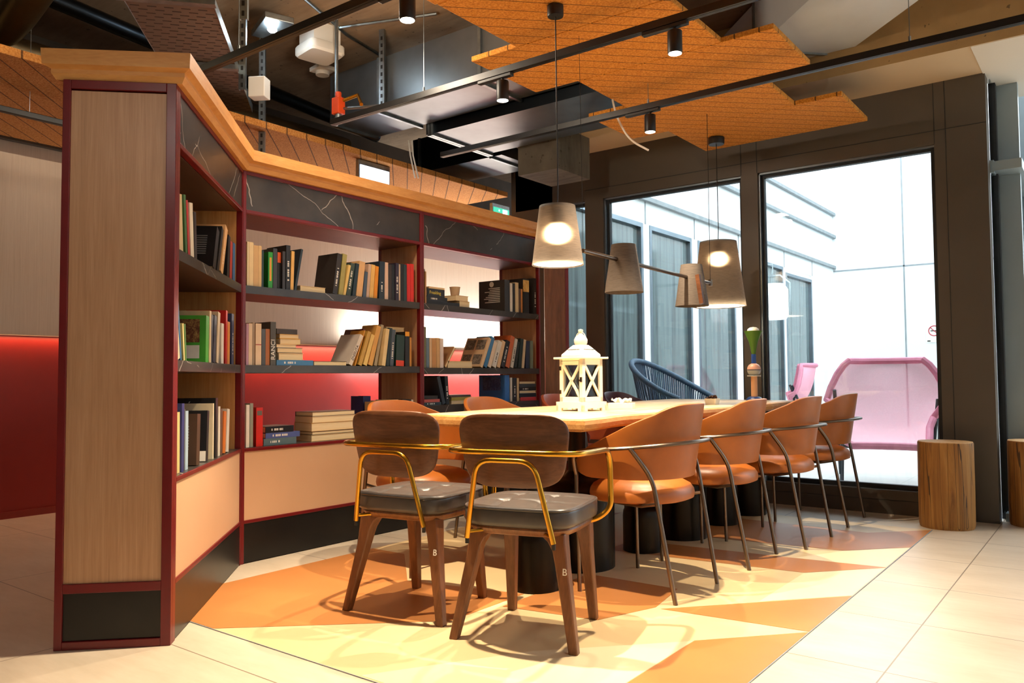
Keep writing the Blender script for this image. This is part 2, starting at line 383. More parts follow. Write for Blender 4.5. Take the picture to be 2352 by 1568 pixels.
def win_y(n,y0,y1,z0,z1,x,name='window'):
    e=empty('%s_%d'%(name,n),(x,(y0+y1)/2,z0),kind='structure');T=Matrix.Translation((-x,-(y0+y1)/2,-z0));w=.05
    fr=MB()
    for a in ((y0,y0+w,z0,z1),(y1-w,y1,z0,z1),(y0+w,y1-w,z0,z0+w),(y0+w,y1-w,z1-w,z1)): fr.box(x-.06,x+.01,a[0],a[1],a[2],a[3],M=T)
    fr.build('window_frame' if name=='window' else 'door_frame',M['jamb'],e)
    MB().box(x-.05,x-.04,y0+w,y1-w,z0+w,z1-w,M=T).build('pane',mcur,e);return e,T
for n,(a,b) in enumerate(((5.95,7.93),(8.09,9.2),(9.39,10.6),(11.38,12.58))): win_y(4+n,a,b,.06,2.62,-4.2)
e,T=win_y(1,12.71,14.05,.06,2.55,-4.2,'door')
hd=MB().tube([(-4.15,12.95,1.05),(-4.1,12.95,1.05),(-4.1,13.2,1.05)],.012);xf(hd,T);hd.build('door_handle',M['galv'],e)
# glazed wall of the courtyard towards the hall: deep aluminium fins
mb=MB()
for i in range(12):
    y=6.02+i*.82;mb.box(-.6,-.475,y,y+.055,0,3.6)
mb.box(-.6,-.45,YW+.12,15.4,2.2,2.26).box(-.6,-.45,YW+.12,15.4,0,.05).box(-.6,-.45,YW+.12,15.4,3.55,3.6)
mb.box(-.62,-.6,YW+.12,15.4,2.19,2.27)
struct(mb,'wall_hall',M['greyalu'])
e=empty('window_8',(-.61,10.6,0),kind='structure')
MB().box(-.004,.004,-4.75,4.8,.05,3.55).build('pane',M['glass'],e)
mb=MB()
for i in range(12):
    y=6.0-10.6+i*.82;mb.box(-.02,.02,y-.06,y,0,3.6)
mb.build('window_frame',M['gasket'],e)
struct(MB().box(-.5,5,15.4,15.55,0,5).box(4.9,5,-4,15.4,0,4.2),'wall_right',M['extwall'])  # unseen side wall, run forward to hold back sky light
# no-smoking notice on the far courtyard wall
e=empty('no_smoking_sign',(-2.55,15.395,1.63),label='small white no-smoking notice fixed on the pale courtyard wall above the pink chair',cat='sign')
MB().box(-.125,.125,-.006,0,-.17,.17).build('sign_plate',M['white'],e)
mb=MB();mb.tube([(.085*math.cos(a*math.pi/16),-.009,.03+.085*math.sin(a*math.pi/16)) for a in range(32)],.008,6,closed=True)
mb.tube([(-.06,-.009,.09),(.06,-.009,-.03)],.007,6);mb.build('prohibition_ring',plain('sign_red','b8324a',.5),e)
MB().box(-.055,.05,-.009,-.006,.022,.038).box(-.11,-.06,-.009,-.006,-.155,-.135).build('cigarette_symbol',M['blk'],e)
# ---------------------------------------------------------------- suspended wood-wool rafts (each 1.1 x .57 board a panel of one raft)
zr=2.55
k=(zr-.92)/(2.5-.92)
def rp(x,y): return (x*k,y*k)
e=empty('ceiling_raft',(-1.95,3.9,zr),label='orange wood-wool ceiling raft with stepped edges hanging above the long table',cat='ceiling panel')
T=Matrix.Translation((1.95,-3.9,-zr))
for i,(y0,y1,x0,x1) in enumerate(((1.33,1.89,-2.54,-1.46),(1.89,2.46,-2.27,-1.21),(2.46,3.02,-2.262,-.95),(3.02,3.58,-2.545,-1.463),(3.58,4.13,-2.27,-1.213),(4.13,4.69,-2.545,-1.475),(4.69,5.275,-2.285,-1.21))):
    (a,b),(c,d)=rp(x0,y0),rp(x1,y1)
    MB().box(a,c,b+.001,d-.001,zr,zr+.028,M=T).build('raft_board',M['raft'],e,bevel=.004)
e=empty('ceiling_raft',(-5.1,2.8,2.55),label='orange wood-wool ceiling panel over the corridor behind the bookcases',cat='ceiling panel')
T=Matrix.Translation((5.1,-2.8,-2.55))
MB().box(-5.9,-4.40,-.5,5.73,2.555,2.60,M=T).build('raft_board',M['raft2'],e,bevel=.004)
e=empty('ceiling_raft',(-5.2,7,2.5),label='darker wood-wool ceiling panel at the far end of the corridor beside the green sign',cat='ceiling panel')
MB().box(-.75,.35,-.95,1.6,.0,.045).build('raft_board',M['raft3'],e)
# ---------------------------------------------------------------- tracks and spots
def track(x0,x1,y,z,lab,axis='x',wires=()):
    e=empty('lighting_track',((x0+x1)/2,y,z) if axis=='x' else (y,(x0+x1)/2,z),label=lab,cat='track',group='ceiling lighting tracks')
    h=(x1-x0)/2
    if axis=='x':
        MB().box(-h,h,-.017,.017,0,.033).box(-h,h,-.006,.006,-.001,.0,).build('rail',M['rail'],e,bevel=.003)
        for x in wires: MB().tube([(x-(x0+x1)/2,0,.033),(x-(x0+x1)/2,0,3.3-z)],.0018,5).cyl(x-(x0+x1)/2,0,.006,.033,.06,8).build('suspension_wire',M['galv'],e)
    else:
        MB().box(-.017,.017,-h,h,0,.033).build('rail',M['rail'],e,bevel=.003)
        for x in wires: MB().tube([(0,x-(x0+x1)/2,.033),(0,x-(x0+x1)/2,3.3-z)],.0018,5).build('suspension_wire',M['galv'],e)
zt=2.40
track(-3.64,1.35,3.05,zt,'black lighting track crossing the frame above the near half of the table','x',(-2.9,-1.1,.2))
track(-3.60,1.35,3.96,zt,'black lighting track nearest the window wall, above the far half of the table','x',(-2.05,-.72,.4))
track(-3.95,1.35,2.13,zt,'black lighting track nearest the camera, passing over the angled bookcase','x',(-3.2,-1.6))
track(-1,3.4,-4.87,zt,'black lighting track over the corridor left of the angled bookcase','y',(1.9,))
spots=[(-2.11,2.13,'black cylinder spotlight at the top edge of the picture, left of the pendant canopy'),
       (-2.37,3.05,'black cylinder spotlight in front of the reflective ventilation ducts'),
       (-1.45,3.05,'black cylinder spotlight against the orange raft, highest on the right'),
       (-2.04,3.96,'black cylinder spotlight under the raft on the track nearest the window')]
def spot(x,y,lab):
    e=empty('track_spotlight',(x,y,zt),label=lab,cat='spotlight',group='track spotlights')
    MB().box(-.15,.06,-.014,.014,-.018,-.0005).build('track_adapter',M['black'],e,bevel=.003)
    MB().cyl(0,0,.008,-.032,-.018,10).slathe([(.026,-.128),(.030,-.128),(.031,-.124),(.031,-.036),(.029,-.032),(0,-.032)],seg=28).build('lamp_body',M['black'],e,smooth=True)
    MB().slathe([(0,-.1285),(.0275,-.1285),(.0275,-.126),(0,-.126)],seg=24).build('lens',M['spotglow'],e)
for s_ in spots: spot(*s_)
# ---------------------------------------------------------------- ducts
def duct(nm,lab,x0,x1,y0,y1,z0,z1,side,seams,flange=True):
    e=empty(nm,((x0+x1)/2,(y0+y1)/2,z0),label=lab,cat='duct')
    T=Matrix.Translation((-(x0+x1)/2,-(y0+y1)/2,-z0))
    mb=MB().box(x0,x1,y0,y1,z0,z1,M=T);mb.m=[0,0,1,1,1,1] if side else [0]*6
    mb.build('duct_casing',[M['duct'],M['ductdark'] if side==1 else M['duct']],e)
    for x in seams:
        f=MB();f.box(x-.012,x+.012,y0-.018,y1+.018,z0-.018,z0+.001,M=T).box(x-.012,x+.012,y0-.018,y0-.001,z0,z1,M=T);f.build('flange',M['galv'],e)
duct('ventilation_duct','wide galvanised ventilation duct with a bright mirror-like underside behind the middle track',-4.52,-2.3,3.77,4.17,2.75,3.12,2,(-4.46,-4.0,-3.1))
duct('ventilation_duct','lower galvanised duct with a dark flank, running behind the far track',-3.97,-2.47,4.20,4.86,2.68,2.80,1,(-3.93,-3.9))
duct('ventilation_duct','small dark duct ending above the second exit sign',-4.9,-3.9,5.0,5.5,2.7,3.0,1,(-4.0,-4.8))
e=empty('ventilation_duct',(-1.55,5.1,2.96),R(-45),label='broad silver duct running diagonally above the right end of the raft',cat='duct')
mb=MB().box(-.6,3.2,-.32,.28,0,.3);mb.build('duct_casing',M['silver'],e)
for x in (0,.9): MB().box(x,x+.02,-.33,.29,-.012,.3).build('flange',M['galv'],e)
# struts, tray, boxes, pipes
def strut(x,y,z0,z1,lab,r=0):
    mb=MB().box(-.02,.02,-.003,.0,0,z1-z0).box(-.02,-.017,0,.02,0,z1-z0).box(.017,.02,0,.02,0,z1-z0)
    n=int((z1-z0)/.05)
    for i in range(n): mb.box(-.007,.007,-.0045,-.003,.015+i*.05,.04+i*.05,m=1)
    o=mb.build('strut_channel',[M['galv'],M['black']]);o.location=(x,y,z0);o.rotation_euler=(0,0,r)
    return tag(o,lab,'strut','slotted ceiling struts')
strut(-4.02,2.70,2.60,3.301,'slotted galvanised strut hanging beside the cable tray and white junction box',R(37))
strut(-3.33,2.24,2.66,3.301,'slotted galvanised strut at the near end of the cable tray',R(37))
strut(-4.48,3.16,2.35,3.301,'slotted galvanised strut at the far end of the cable tray',R(37))
strut(-3.95,3.74,2.76,3.301,'slotted strut beside the wide galvanised duct',R(20))
d=Vector((-.753,.658,0));st=Vector((-3.48,1.93,2.7))
e=empty('cable_tray',st,math.atan2(d.y,d.x),label='perforated metal cable tray running diagonally above the angled bookcase',cat='cable tray')
t=NT('perforated_tray');v=t.coord('Object',(1,1,1));sp=t.n('ShaderNodeSeparateXYZ');t.l(v,sp.inputs[0])
fx_=t.math('FRACT',t.math('MULTIPLY',sp.outputs[0],26));fy_=t.math('FRACT',t.math('ADD',t.math('MULTIPLY',sp.outputs[1],13),t.math('MULTIPLY',t.math('FLOOR',t.math('MULTIPLY',sp.outputs[0],26)),.37)))
sl=t.math('MULTIPLY',t.math('LESS_THAN',fx_,.28),t.math('LESS_THAN',fy_,.55));col=t.mix(t.math('MULTIPLY',sl,.9),(.16,.12,.095),(.006,.005,.005));mtray=t.set(col,.45,.5)
MB().box(0,1.62,-.2,.2,0,.003).build('tray_sheet',mtray,e)
MB().box(0,1.62,-.203,-.2,-.002,.05).box(0,1.62,.2,.203,-.002,.05).box(-.02,.02,-.22,.22,-.03,-.003).box(.78,.82,-.22,.22,-.03,-.003).build('side_rail',M['galv'],e)
def tagbox(nm,mb,mat,loc,rz,lab,cat,**k):
    o=mb.build(nm,mat,**k);o.location=loc;o.rotation_euler=(0,0,rz);return tag(o,lab,cat)
tagbox('junction_box',MB().box(-.055,.055,-.045,.045,0,.13),M['white'],(-4.31,3.02,2.70),R(30),'white plastic junction box hanging beside the slotted strut','box',bevel=.006)
e=empty('access_point',(-4.27,3.47,3.12),R(-10),label='flat square white ceiling unit on the concrete slab',cat='ceiling unit')
MB().slathe([(.9,-.02),(1,-.005),(1,.04),(.96,.05)],.13,.13,8,40).build('cover',M['white'],e,smooth=True)
MB().box(-.1,.1,-.1,.1,.05,.18).build('mount',M['white'],e)
tagbox('smoke_detector',MB().box(-.07,.07,-.07,.07,0,.03).cyl(0,0,.05,-.03,0),M['white'],(-4.62,3.78,3.18),R(-10),'small white ceiling sensor beyond the flat square unit','sensor',bevel=.004)
e=empty('ceiling_light',(-4.22,3.05,3.13),R(-20),label='small bright cool-white ceiling light on a flat housing above the bookcase',cat='light')
MB().box(-.16,.16,-.09,.09,0,.04).build('housing',M['galv'],e,bevel=.004)
MB().slathe([(0,-.014),(.02,-.012),(.03,0)],seg=20).build('lens',M['coolled'],e,smooth=True)
e=empty('ceiling_pipe',(-4.6,1.85,2.95),label='thick lagged pipe bending along the ceiling at the upper left',cat='pipe')
MB().tube(fillet([(1.6,-.35,.02),(-.35,-.02,0),(-.75,.0,.0)],.2,5),.095,16).build('pipe_run',M['pipe'],e,smooth=True)
tagbox('ceiling_pipe',MB().tube([(0,-1.8,0),(-.05,2.6,0)],.08,16),M['pipe'],(-5.15,1.9,2.88),0,'straight lagged pipe below the bent one, above the corridor','pipe',smooth=True)
tagbox('ceiling_pipe',MB().tube([(0,-1.2,0),(-.6,2.4,0)],.05,12),M['ductdark'],(-4.75,2.6,3.12),0,'thin dark pipe in the shadow beside the cable tray','pipe',smooth=True)
e=empty('sprinkler_valve',(-4.02,3.42,2.62),label='orange actuator valve on a thin pipe at the left end of the duct',cat='valve')
MB().box(-.035,.035,-.03,.03,.02,.13).cyl(0,0,.02,.13,.17).build('actuator',plain('signal_orange','d84a18',.45),e,bevel=.006)
MB().tube([(-.02,0,-.05),(-.02,0,.685)],.012).tube([(-.02,0,.06),(.3,.12,.05)],.01).cyl(0,0,.022,-.03,.02).build('pipe_stem',M['galv'],e,smooth=True)
MB().tube([(.0,0,.1),(.12,.06,.14),(.2,.02,.05)],.012).build('lever',M['brass'],e)
# conduits on the concrete slab
tagbox('conduit',MB().tube([(0,0,0),(-.35,.9,0),(-.4,1.3,-.02)],.011,8).tube([(-.3,.8,0),(.35,1.05,0)],.011,8),M['galv'],(-3.8,2.7,3.27),0,'thin grey conduit clipped under the concrete slab near the flat white unit','conduit')
tagbox('data_cable',MB().tube(fillet([(0,0,0),(.02,.02,-.25),(.1,.05,-.42),(.22,.06,-.5)],.1),.006,6),M['white'],(-2.35,4.05,2.72),0,'pale loop of cable drooping beside the raft edge','cable',smooth=True)
tagbox('data_cable',MB().tube([(0,0,0),(.02,0,-.12),(.06,.01,-.3)],.006,6).tube([(0.02,0.02,0),(.03,0.02,-.12),(.075,.03,-.3)],.006,6),M['white'],(-4.3,4.35,2.74),0,'pair of pale cables hanging below the wide galvanised duct','cable')
# exit signs
def exit_sign(y0,y1,x,z0,z1,lab,green):
    e=empty('exit_sign',(x,(y0+y1)/2,z0),label=lab,cat='exit sign');h=(y1-y0)/2;H=z1-z0
    MB().box(-.035,0,-h,h,0,H).build('housing',M['galv'],e,bevel=.003)
    MB().box(0,.004,-h+.012,h-.012,.008,H*.76).build('light_panel',M['signgreen'] if green else M['signwhite'],e)
    if green:
        mb=MB().box(.004,.006,.02,.09,.015,H*.7).box(.004,.006,-.08,-.05,.02,.045).box(.004,.006,-.06,-.02,.045,.06).cyl(0,0,.009,0,.002,12,M=Matrix.Translation((.004,-.035,.085))@Matrix.Rotation(R(90),4,'Y'))
        mb.build('running_man_pictogram',M['signwhite'],e)
exit_sign(4.0,4.32,-4.47,2.385,2.552,'lit white sign box hanging over the corridor behind the middle bay',False)
exit_sign(5.78,6.04,-4.62,2.40,2.545,'lit green emergency exit sign at the end of the corridor panel',True)
# ---------------------------------------------------------------- pendant lamps
def shade(e,r0,r1,h,lit,mat,cut=None):
    o=MB().slathe([(r0,-h),(r1,0)],seg=64,cap=False).build('lamp_shade',mat,e,smooth=True)
    MB().slathe([(0,-.012),(r1-.004,-.012),(r1-.004,-.009),(0,-.009)],seg=32).build('shade_top',mat,o)
    return o
def pendant(x,y,z0,z1,r0,r1,rc,lab,ztop=2.545):
    e=empty('pendant_lamp',(x,y,z1),label=lab,cat='pendant lamp',group='large pendant lamps')
    shade(e,r0,r1,z1-z0,True,M['shade'])
    MB().slathe([(0,-.045),(.016,-.041),(.027,-.03),(.032,-.014),(.032,.004),(.026,.02),(.016,.034),(.013,.045),(0,.045)],seg=20,M=Matrix.Translation((0,0,-.125))).build('light_bulb',M['bulb'],e,smooth=True)
    MB().cyl(0,0,.016,-.09,-.012,16).build('bulb_socket',M['black'],e,smooth=True)
    hh=ztop-z1
    MB().tube([(0,0,-.01),(.004,0,.1),(0,.003,hh*.5),(0,0,hh-.03)],.0028,6).build('cord',M['black'],e,smooth=True)
    MB().slathe([(rc*.95,hh-.045),(rc,hh-.04),(rc,hh),(0,hh)],seg=28).build('canopy',M['black'],e,smooth=True)
    # diffuser disc seen from below
    MB().slathe([(0,-(z1-z0)+.006),(r0-.005,-(z1-z0)+.006)],seg=40).build('diffuser',M['shadein'],e)
pendant(-1.93,2.866,1.402,1.66,.112,.078,.036,'lit grey linen pendant lamp with a tapered shade, above the near end of the table')
pendant(-2.16,5.165,1.385,1.828,.178,.122,.054,'lit grey linen pendant lamp with a tapered shade, above the far end by the window')
e=empty('bar_chandelier',(-2.0,3.9,1.50),label='dark bar fixture with two unlit taupe shades hanging between the two lit pendants',cat='chandelier')
MB().tube([(.0,-.72,.01),(0,.76,-.012)],.0105,12).build('bar',M['bronze'],e,smooth=True)
MB().tube([(0,-.715,.01),(-.02,-.70,1.1)],.0012,5).tube([(-.0,.75,-.01),(0,.745,1.045)],.0018,5).build('suspension_wire',M['black'],e)
MB().cyl(0,0,.02,-.015,.015,16,M=Matrix.Translation((.012,-.36,0))@Matrix.Rotation(R(90),4,'Y')).cyl(0,0,.02,-.015,.015,16,M=Matrix.Translation((.012,.44,0))@Matrix.Rotation(R(90),4,'Y')).cyl(0,0,.012,-.02,.02,12,M=Matrix.Translation((0,.75,-.01))).build('pivot_joint',M['bronze'],e,smooth=True)
for yy,r0,r1,zt_,h in ((-.33,.098,.062,.088,.245),(.48,.098,.062,.072,.245)):
    o=MB().slathe([(r0,-h),(r1,0)],seg=64,cap=False).build('lamp_shade',M['shade2'],e,smooth=True);o.location=(.0,yy,zt_)
    p=MB().slathe([(0,-.012),(r1-.004,-.012),(r1-.004,-.009),(0,-.009)],seg=32).build('shade_top',M['shade2'],o)
MB().box(.0,.0,0,0,0,0) 
MB().prism([(-.012,-.012),(.012,-.012),(.012,.012),(-.012,.012)],-.17,-.0,M=Matrix.Translation((.075,.40,0))@Matrix.Rotation(R(-8),4,'Y')).build('fork_arm',M['walnut'],e)
# ---------------------------------------------------------------- bookcase bays (local: x along the front, y depth, z up)
DEP=.38
def bay(nm,lab,loc,rz,L,back,base_z,shelves,first,last,solid_back=False):
    e=empty('bookcase',loc,rz,lab,'bookcase','built-in bookcase bays')
    P=.036
    # red steel frame
    f=MB()
    f.box(0,P if first else P/2,0,.03,0,1.972).box(L-P/2,L-.0005,0,.03,0,1.972)
    x0=P/2 if not first else P
    x1=L-P/2
    f.box(x0,x1,0,.028,1.953,1.972).box(x0,x1,0,.028,1.757,1.775).box(x0,x1,0,.028,.555,.572).box(x0,x1,0,.028,.197,.214)
    f.box(x0,x1,DEP-.03,DEP,1.953,1.972)
    f.box(x1,x1+P/2-.0005,DEP-.03,DEP,0,1.972)
    if first: f.box(0,P,DEP-.03,DEP,0,1.972)
    f.build('frame',M['red'],e,bevel=.002)
    MB().box(x0,x1,.006,.03,1.775,1.953).build('marble_fascia',M['marble'],e)
    MB().box(x0,x1,.03,DEP,1.757,1.775).build('top_board',M['shelfwood'],e)
    for z in shelves:
        mb=MB().box(x0,x1,.004,DEP-.004,z-.04,z);mb.m=[1,0,0,0,0,0];mb.build('shelf',[M['marble'],M['shelfwood']],e)
    MB().box(x0,x1,.004,DEP,.572 if base_z==.57 else .572,base_z+.0005 if base_z>.58 else .5725).box(x0,x1,.028,DEP,.54,.572).build('base_board',M['marble'],e)
    MB().box(x0,x1,.006,.026,.214,.555).build('base_panel',M['cream_panel'],e)
    MB().box(x0,x1,.003,.02,0.004,.197).build('plinth',M['plinth'],e)
    MB().box(x1-.0,x1+.016,.03,DEP-.03,.0,1.953).build('side_panel',M['oak_in'] if solid_back else M['oak'],e)
    if not last and not first: pass
    if solid_back: MB().box(x0,x1,DEP-.02,DEP-.004,.0,1.953).build('back_panel',M['oak_in'],e)
    else: MB().box(x0,x1,DEP-.02,DEP-.004,.0,.56).build('back_panel',M['oak_in'],e)
    return e
s2=math.sqrt(.5)
E1=bay('b','angled bookcase bay with a solid oak back and light oak end panel, nearest the camera',(-2.659,1.525,0),R(135),1.1815,True,.57,(1.39,.988),True,False,True)
# light oak end panel of the angled bay with its red frame and black plinth
MB().box(-.012,.0,.03,DEP-.022,.222,1.935).build('end_panel',M['oak'],E1)
MB().box(-.011,.0,.03,DEP-.022,.03,.188).build('end_plinth',M['plinth'],E1)
MB().box(-.02,0,0,.034,0,1.972).box(-.02,0,DEP-.026,DEP,0,1.972).box(-.02,0,.034,DEP-.026,1.94,1.972).box(-.02,0,.034,DEP-.026,.19,.222).box(-.02,0,.034,DEP-.026,0,.028).build('end_frame',M['red'],E1,bevel=.002)
E2=bay('b','middle bookcase bay with an open back showing the red and white wall behind',(-3.494,2.36,0),R(90),1.295,False,.57,(1.39,.988),False,False)
E3=bay('b','right bookcase bay farthest from the camera, partly behind the table and the lantern',(-3.494,3.655,0),R(90),1.29,False,.74,(1.39,.98),False,True)
MB().box(-.0,.0,0,0,0,0)
o=MB().box(0,.02,.03,.19,0,1.972,M=Matrix.Translation((1.29,0,0))@Matrix.Rotation(R(-135),4,'Z')).build('return_panel',M['walnut_leg'],E3)
MB().box(0,.024,.19,.215,0,1.972,M=Matrix.Translation((1.29,0,0))@Matrix.Rotation(R(-135),4,'Z')).build('return_edge',M['red'],E3)
# beech crown moulding running over all bays
e=empty('crown_moulding',(-3.494,2.36,1.972),label='honey-coloured beech crown moulding running continuously along the top of the bookcases',cat='moulding')
path=[(-2.94,1.256),(-2.659-.0,1.525-.0),(-3.494,2.36),(-3.494,4.95)]
prof=[(-.01,0),(.018,0),(.03,.02),(.03,.035),(.052,.045),(.055,.098),(-.01,.098)]
pl=[Vector((x+3.494,y-2.36,0)) for x,y in path]
nor=[]
dirs=[(pl[i+1]-pl[i]).normalized() for i in range(3)]
out=[Vector((d.y,-d.x,0)) for d in dirs]
def miter(a,b):
    m=(a+b);return m/ (m.dot(a))
offs=[out[0],miter(out[0],out[1]),miter(out[1],out[2]),out[2]]
# far left corner wraps round the end panel
mb=MB();n=len(prof)
vs=[];
for i,(p,o_) in enumerate(zip(pl,offs)):
    for a,z in prof:
        q=p+o_*a
        if i==0: q=q-dirs[0]*max(a,0)
        vs.append((q.x,q.y,z))
fs=[tuple(range(n)),tuple(3*n+k for k in reversed(range(n)))]
for i in range(3):
    for k_ in range(n): fs.append((i*n+k_,(i+1)*n+k_,(i+1)*n+(k_+1)%n,i*n+(k_+1)%n)[::-1])
mb.add(vs,fs);mb.build('moulding_profile',M['crown'],e)
MB().prism([(pl[0].x,pl[0].y),(pl[1].x,pl[1].y),(pl[2].x,pl[2].y),(pl[3].x,pl[3].y),(pl[3].x-DEP,pl[3].y),(pl[2].x-DEP,pl[2].y-.157),(pl[1].x-.269-.11,pl[1].y-.269+.11)],.004,.09).build('top_cover',M['crown'],e)
# ---------------------------------------------------------------- table
e=empty('dining_table',(-2.24,4.1,0),label='long live-edge oak table on black drum pedestals in the middle of the room',cat='table')
rnd=random.Random(3)
X0,X1,Y0,Y1=-.48,.50,-1.345,1.42
edge=[]
N=26
for i in range(N+1):
    t=i/N;edge.append((X1-.02*math.sin(t*9)+.015*math.sin(t*23+1)-.01*rnd.random(),Y0+(Y1-Y0)*t))
for i in range(N+1):
    t=1-i/N;edge.append((X0+.02*math.sin(t*7+2)+.012*math.sin(t*19)+.01*rnd.random(),Y0+(Y1-Y0)*t))
def inset(P,d):
    out=[]
    for i,(x,y) in enumerate(P):
        out.append((x-math.copysign(d,x),y-(math.copysign(d*.4,y) if abs(y)>1.3 else 0)))
    return out
mb=MB();rings=[(inset(edge,.028),.692),(inset(edge,.006),.703),(edge,.722),(inset(edge,.004),.738),(inset(edge,.018),.745)]
n=len(edge);vs=[(x,y,z) for P,z in rings for x,y in P];fs=[tuple(reversed(range(n))),tuple(4*n+k_ for k_ in range(n))];ms=[1,0]
for r_ in range(4):
    for k_ in range(n): fs.append((r_*n+k_,r_*n+(k_+1)%n,(r_+1)*n+(k_+1)%n,(r_+1)*n+k_));ms.append(1)
o_=len(mb.v);mb.v+=vs;mb.f+=fs;mb.m+=ms
mb.build('tabletop',[M['slab'],M['bark']],e)
for x,y,r_,h in ((-2.06,2.86,.108,.27),(-2.14,3.33,.18,.42),(-2.04,3.81,.105,.24),(-2.04,4.26,.15,.40),(-2.02,4.77,.112,.27),(-2.02,5.22,.13,.38)):
    nr=.045 if r_>.12 else .035
    MB().slathe([(r_,0.0),(r_,h-.06),(r_*.97,h-.03),(r_*.86,h-.008),(r_*.6,h+.004),(nr*1.5,h+.014),(nr,h+.04),(nr,.70),(0,.70)],seg=48,M=Matrix.Translation((x+2.24,y-4.1,0))).build('pedestal',M['drum'],e,smooth=True)
# ---------------------------------------------------------------- cognac tub chairs
def tub_chair(leather,label,loc,rz,group):
    e=empty('tub_chair',loc,rz,label,'chair',group)
    # shell path: straight arm, back arc, straight arm (front is -x)
    path=[]
    a,b,cx=.255,.275,-.03
    for i in range(8): path.append((-.235+(.205)*i/8,-b,-1))
    for i in range(33):
        t=-math.pi/2+math.pi*i/32;path.append((cx+a*math.cos(t),b*math.sin(t),0))
    for i in range(1,9): path.append((cx-(.205)*i/8,b,1))
    vs=[];fs=[];NZ=9;n=len(path)
    for i,(x,y,_) in enumerate(path):
        t=(x+.235)/.46
        st=max(0,min(1,t));zt_=.585+.215*(st**.95)*(1 if st<1 else 1)
        zt_-=.0
        zb=.487
        end=min(i,n-1-i)
        if end<3: # rounded arm tips
            q=(3-end)/3;zt_-=.03*q*q;zb+=.03*q*q
        if st>.8: zt_=.585+.215*(.8**.95)+.215*(1-.8**.95)*math.sin((st-.8)/.2*math.pi/2)
        for k_ in range(NZ+1):
            s_=k_/NZ;z=zb+(zt_-zb)*s_;w=(z-.487)/.313
            sc=.80+.2*min(1,w*1.0)
            cxx=cx-.0;vs.append((cxx+(x-cxx)*(sc if x>cxx else 1)+(.0),y*(.90+.10*min(1,w*1.4)),z))
    for i in range(n-1):
        for k_ in range(NZ): fs.append((i*(NZ+1)+k_,(i+1)*(NZ+1)+k_,(i+1)*(NZ+1)+k_+1,i*(NZ+1)+k_+1))
    mb=MB();mb.add(vs,fs);o=mb.build('backrest_shell',leather,e,smooth=True)
    sm=o.modifiers.new('solid','SOLIDIFY');sm.thickness=.02;sm.offset=-1
    bv=o.modifiers.new('bevel','BEVEL');bv.width=.007;bv.segments=3;bv.limit_method='ANGLE'
    MB().slathe([(0,.383),(.9,.384),(.985,.392),(1,.408),(.985,.428),(.93,.446),(.8,.462),(.6,.472),(.3,.477),(0,.478)],.222,.232,2.2,56,Matrix.Translation((-.05,0,0))).build('seat',leather,e,smooth=True)
    rail=MB().tube(fillet([(-.225,-.262,.50),(-.228,-.287,.595),(-.12,-.297,.612)],.05,5)+[(cx+(a+.012)*math.cos(t)*1.0,(b+.018)*math.sin(t),.618+.026*max(0,math.cos(t))) for t in [(-85+170*i/30)*math.pi/180 for i in range(31)]]+fillet([(-.12,.297,.612),(-.228,.287,.595),(-.225,.262,.50)],.05,5),.0085,10,flat=1.25)
    rail.build('arm_rail',M['bronze'],e,smooth=True)
    for s_ in (-1,1):
        MB().tube(fillet([(.205,s_*.207,.0),(.118,s_*.222,.50),(.05,s_*.285,.625)],.06,5),[.0085]*2+[.0095]*8 if False else .0095,10).build('leg',M['bronze'],e,smooth=True)
        MB().tube([(-.216,s_*.258,.0),(-.225,s_*.262,.505)],.0088,10).build('leg',M['bronze'],e,smooth=True)
        MB().tube([(.132,s_*.212,.395),(.05,s_*.195,.378),(-.2,s_*.12,.376)],.0075,8).build('seat_bracket',M['bronze'],e,smooth=True)
    MB().tube([(-.222,-.26,.375),(-.222,.26,.375)],.0075,8).build('front_rail',M['bronze'],e,smooth=True)
    return e
gR='cognac tub chairs along the right side of the table';gL='tub chairs along the bookcase side of the table'
c0=tub_chair(M['orange'],'cognac leather tub chair on the right of the table, nearest the two dark wooden armchairs',(-1.655,3.18,0),0,gR)
def again(x,y,rz,label,group,lea=None):
    c=copy_tree(c0);c.location=(x,y,0);c.rotation_euler=(0,0,rz);c['label']=label;c['group']=group
    if lea:
        for ch in children(c):
            if ch.name.startswith(('backrest','seat')) and not ch.name.startswith('seat_bracket'):
                ch.data=ch.data.copy();ch.data.materials[0]=lea
    return c
again(-1.635,3.90,R(2),'cognac leather tub chair, second from the camera on the right side of the table',gR)
again(-1.545,4.52,R(-2),'cognac leather tub chair, third from the camera on the right side of the table',gR)
again(-1.545,5.28,R(1),'cognac leather tub chair at the window end of the right side of the table',gR)
again(-2.835,2.92,R(180),'cognac leather tub chair on the bookcase side, in front of the middle bay',gL)
again(-2.86,3.68,R(180),'cognac leather tub chair on the bookcase side, in front of the right bay',gL)
again(-2.86,4.45,R(182),'redder brown tub chair whose back shows left of and through the white lantern',gL,M['orange2'])
again(-2.84,5.2,R(178),'dark aubergine tub chair whose back shows right of the lantern at the window end',gL,M['aubergine'])
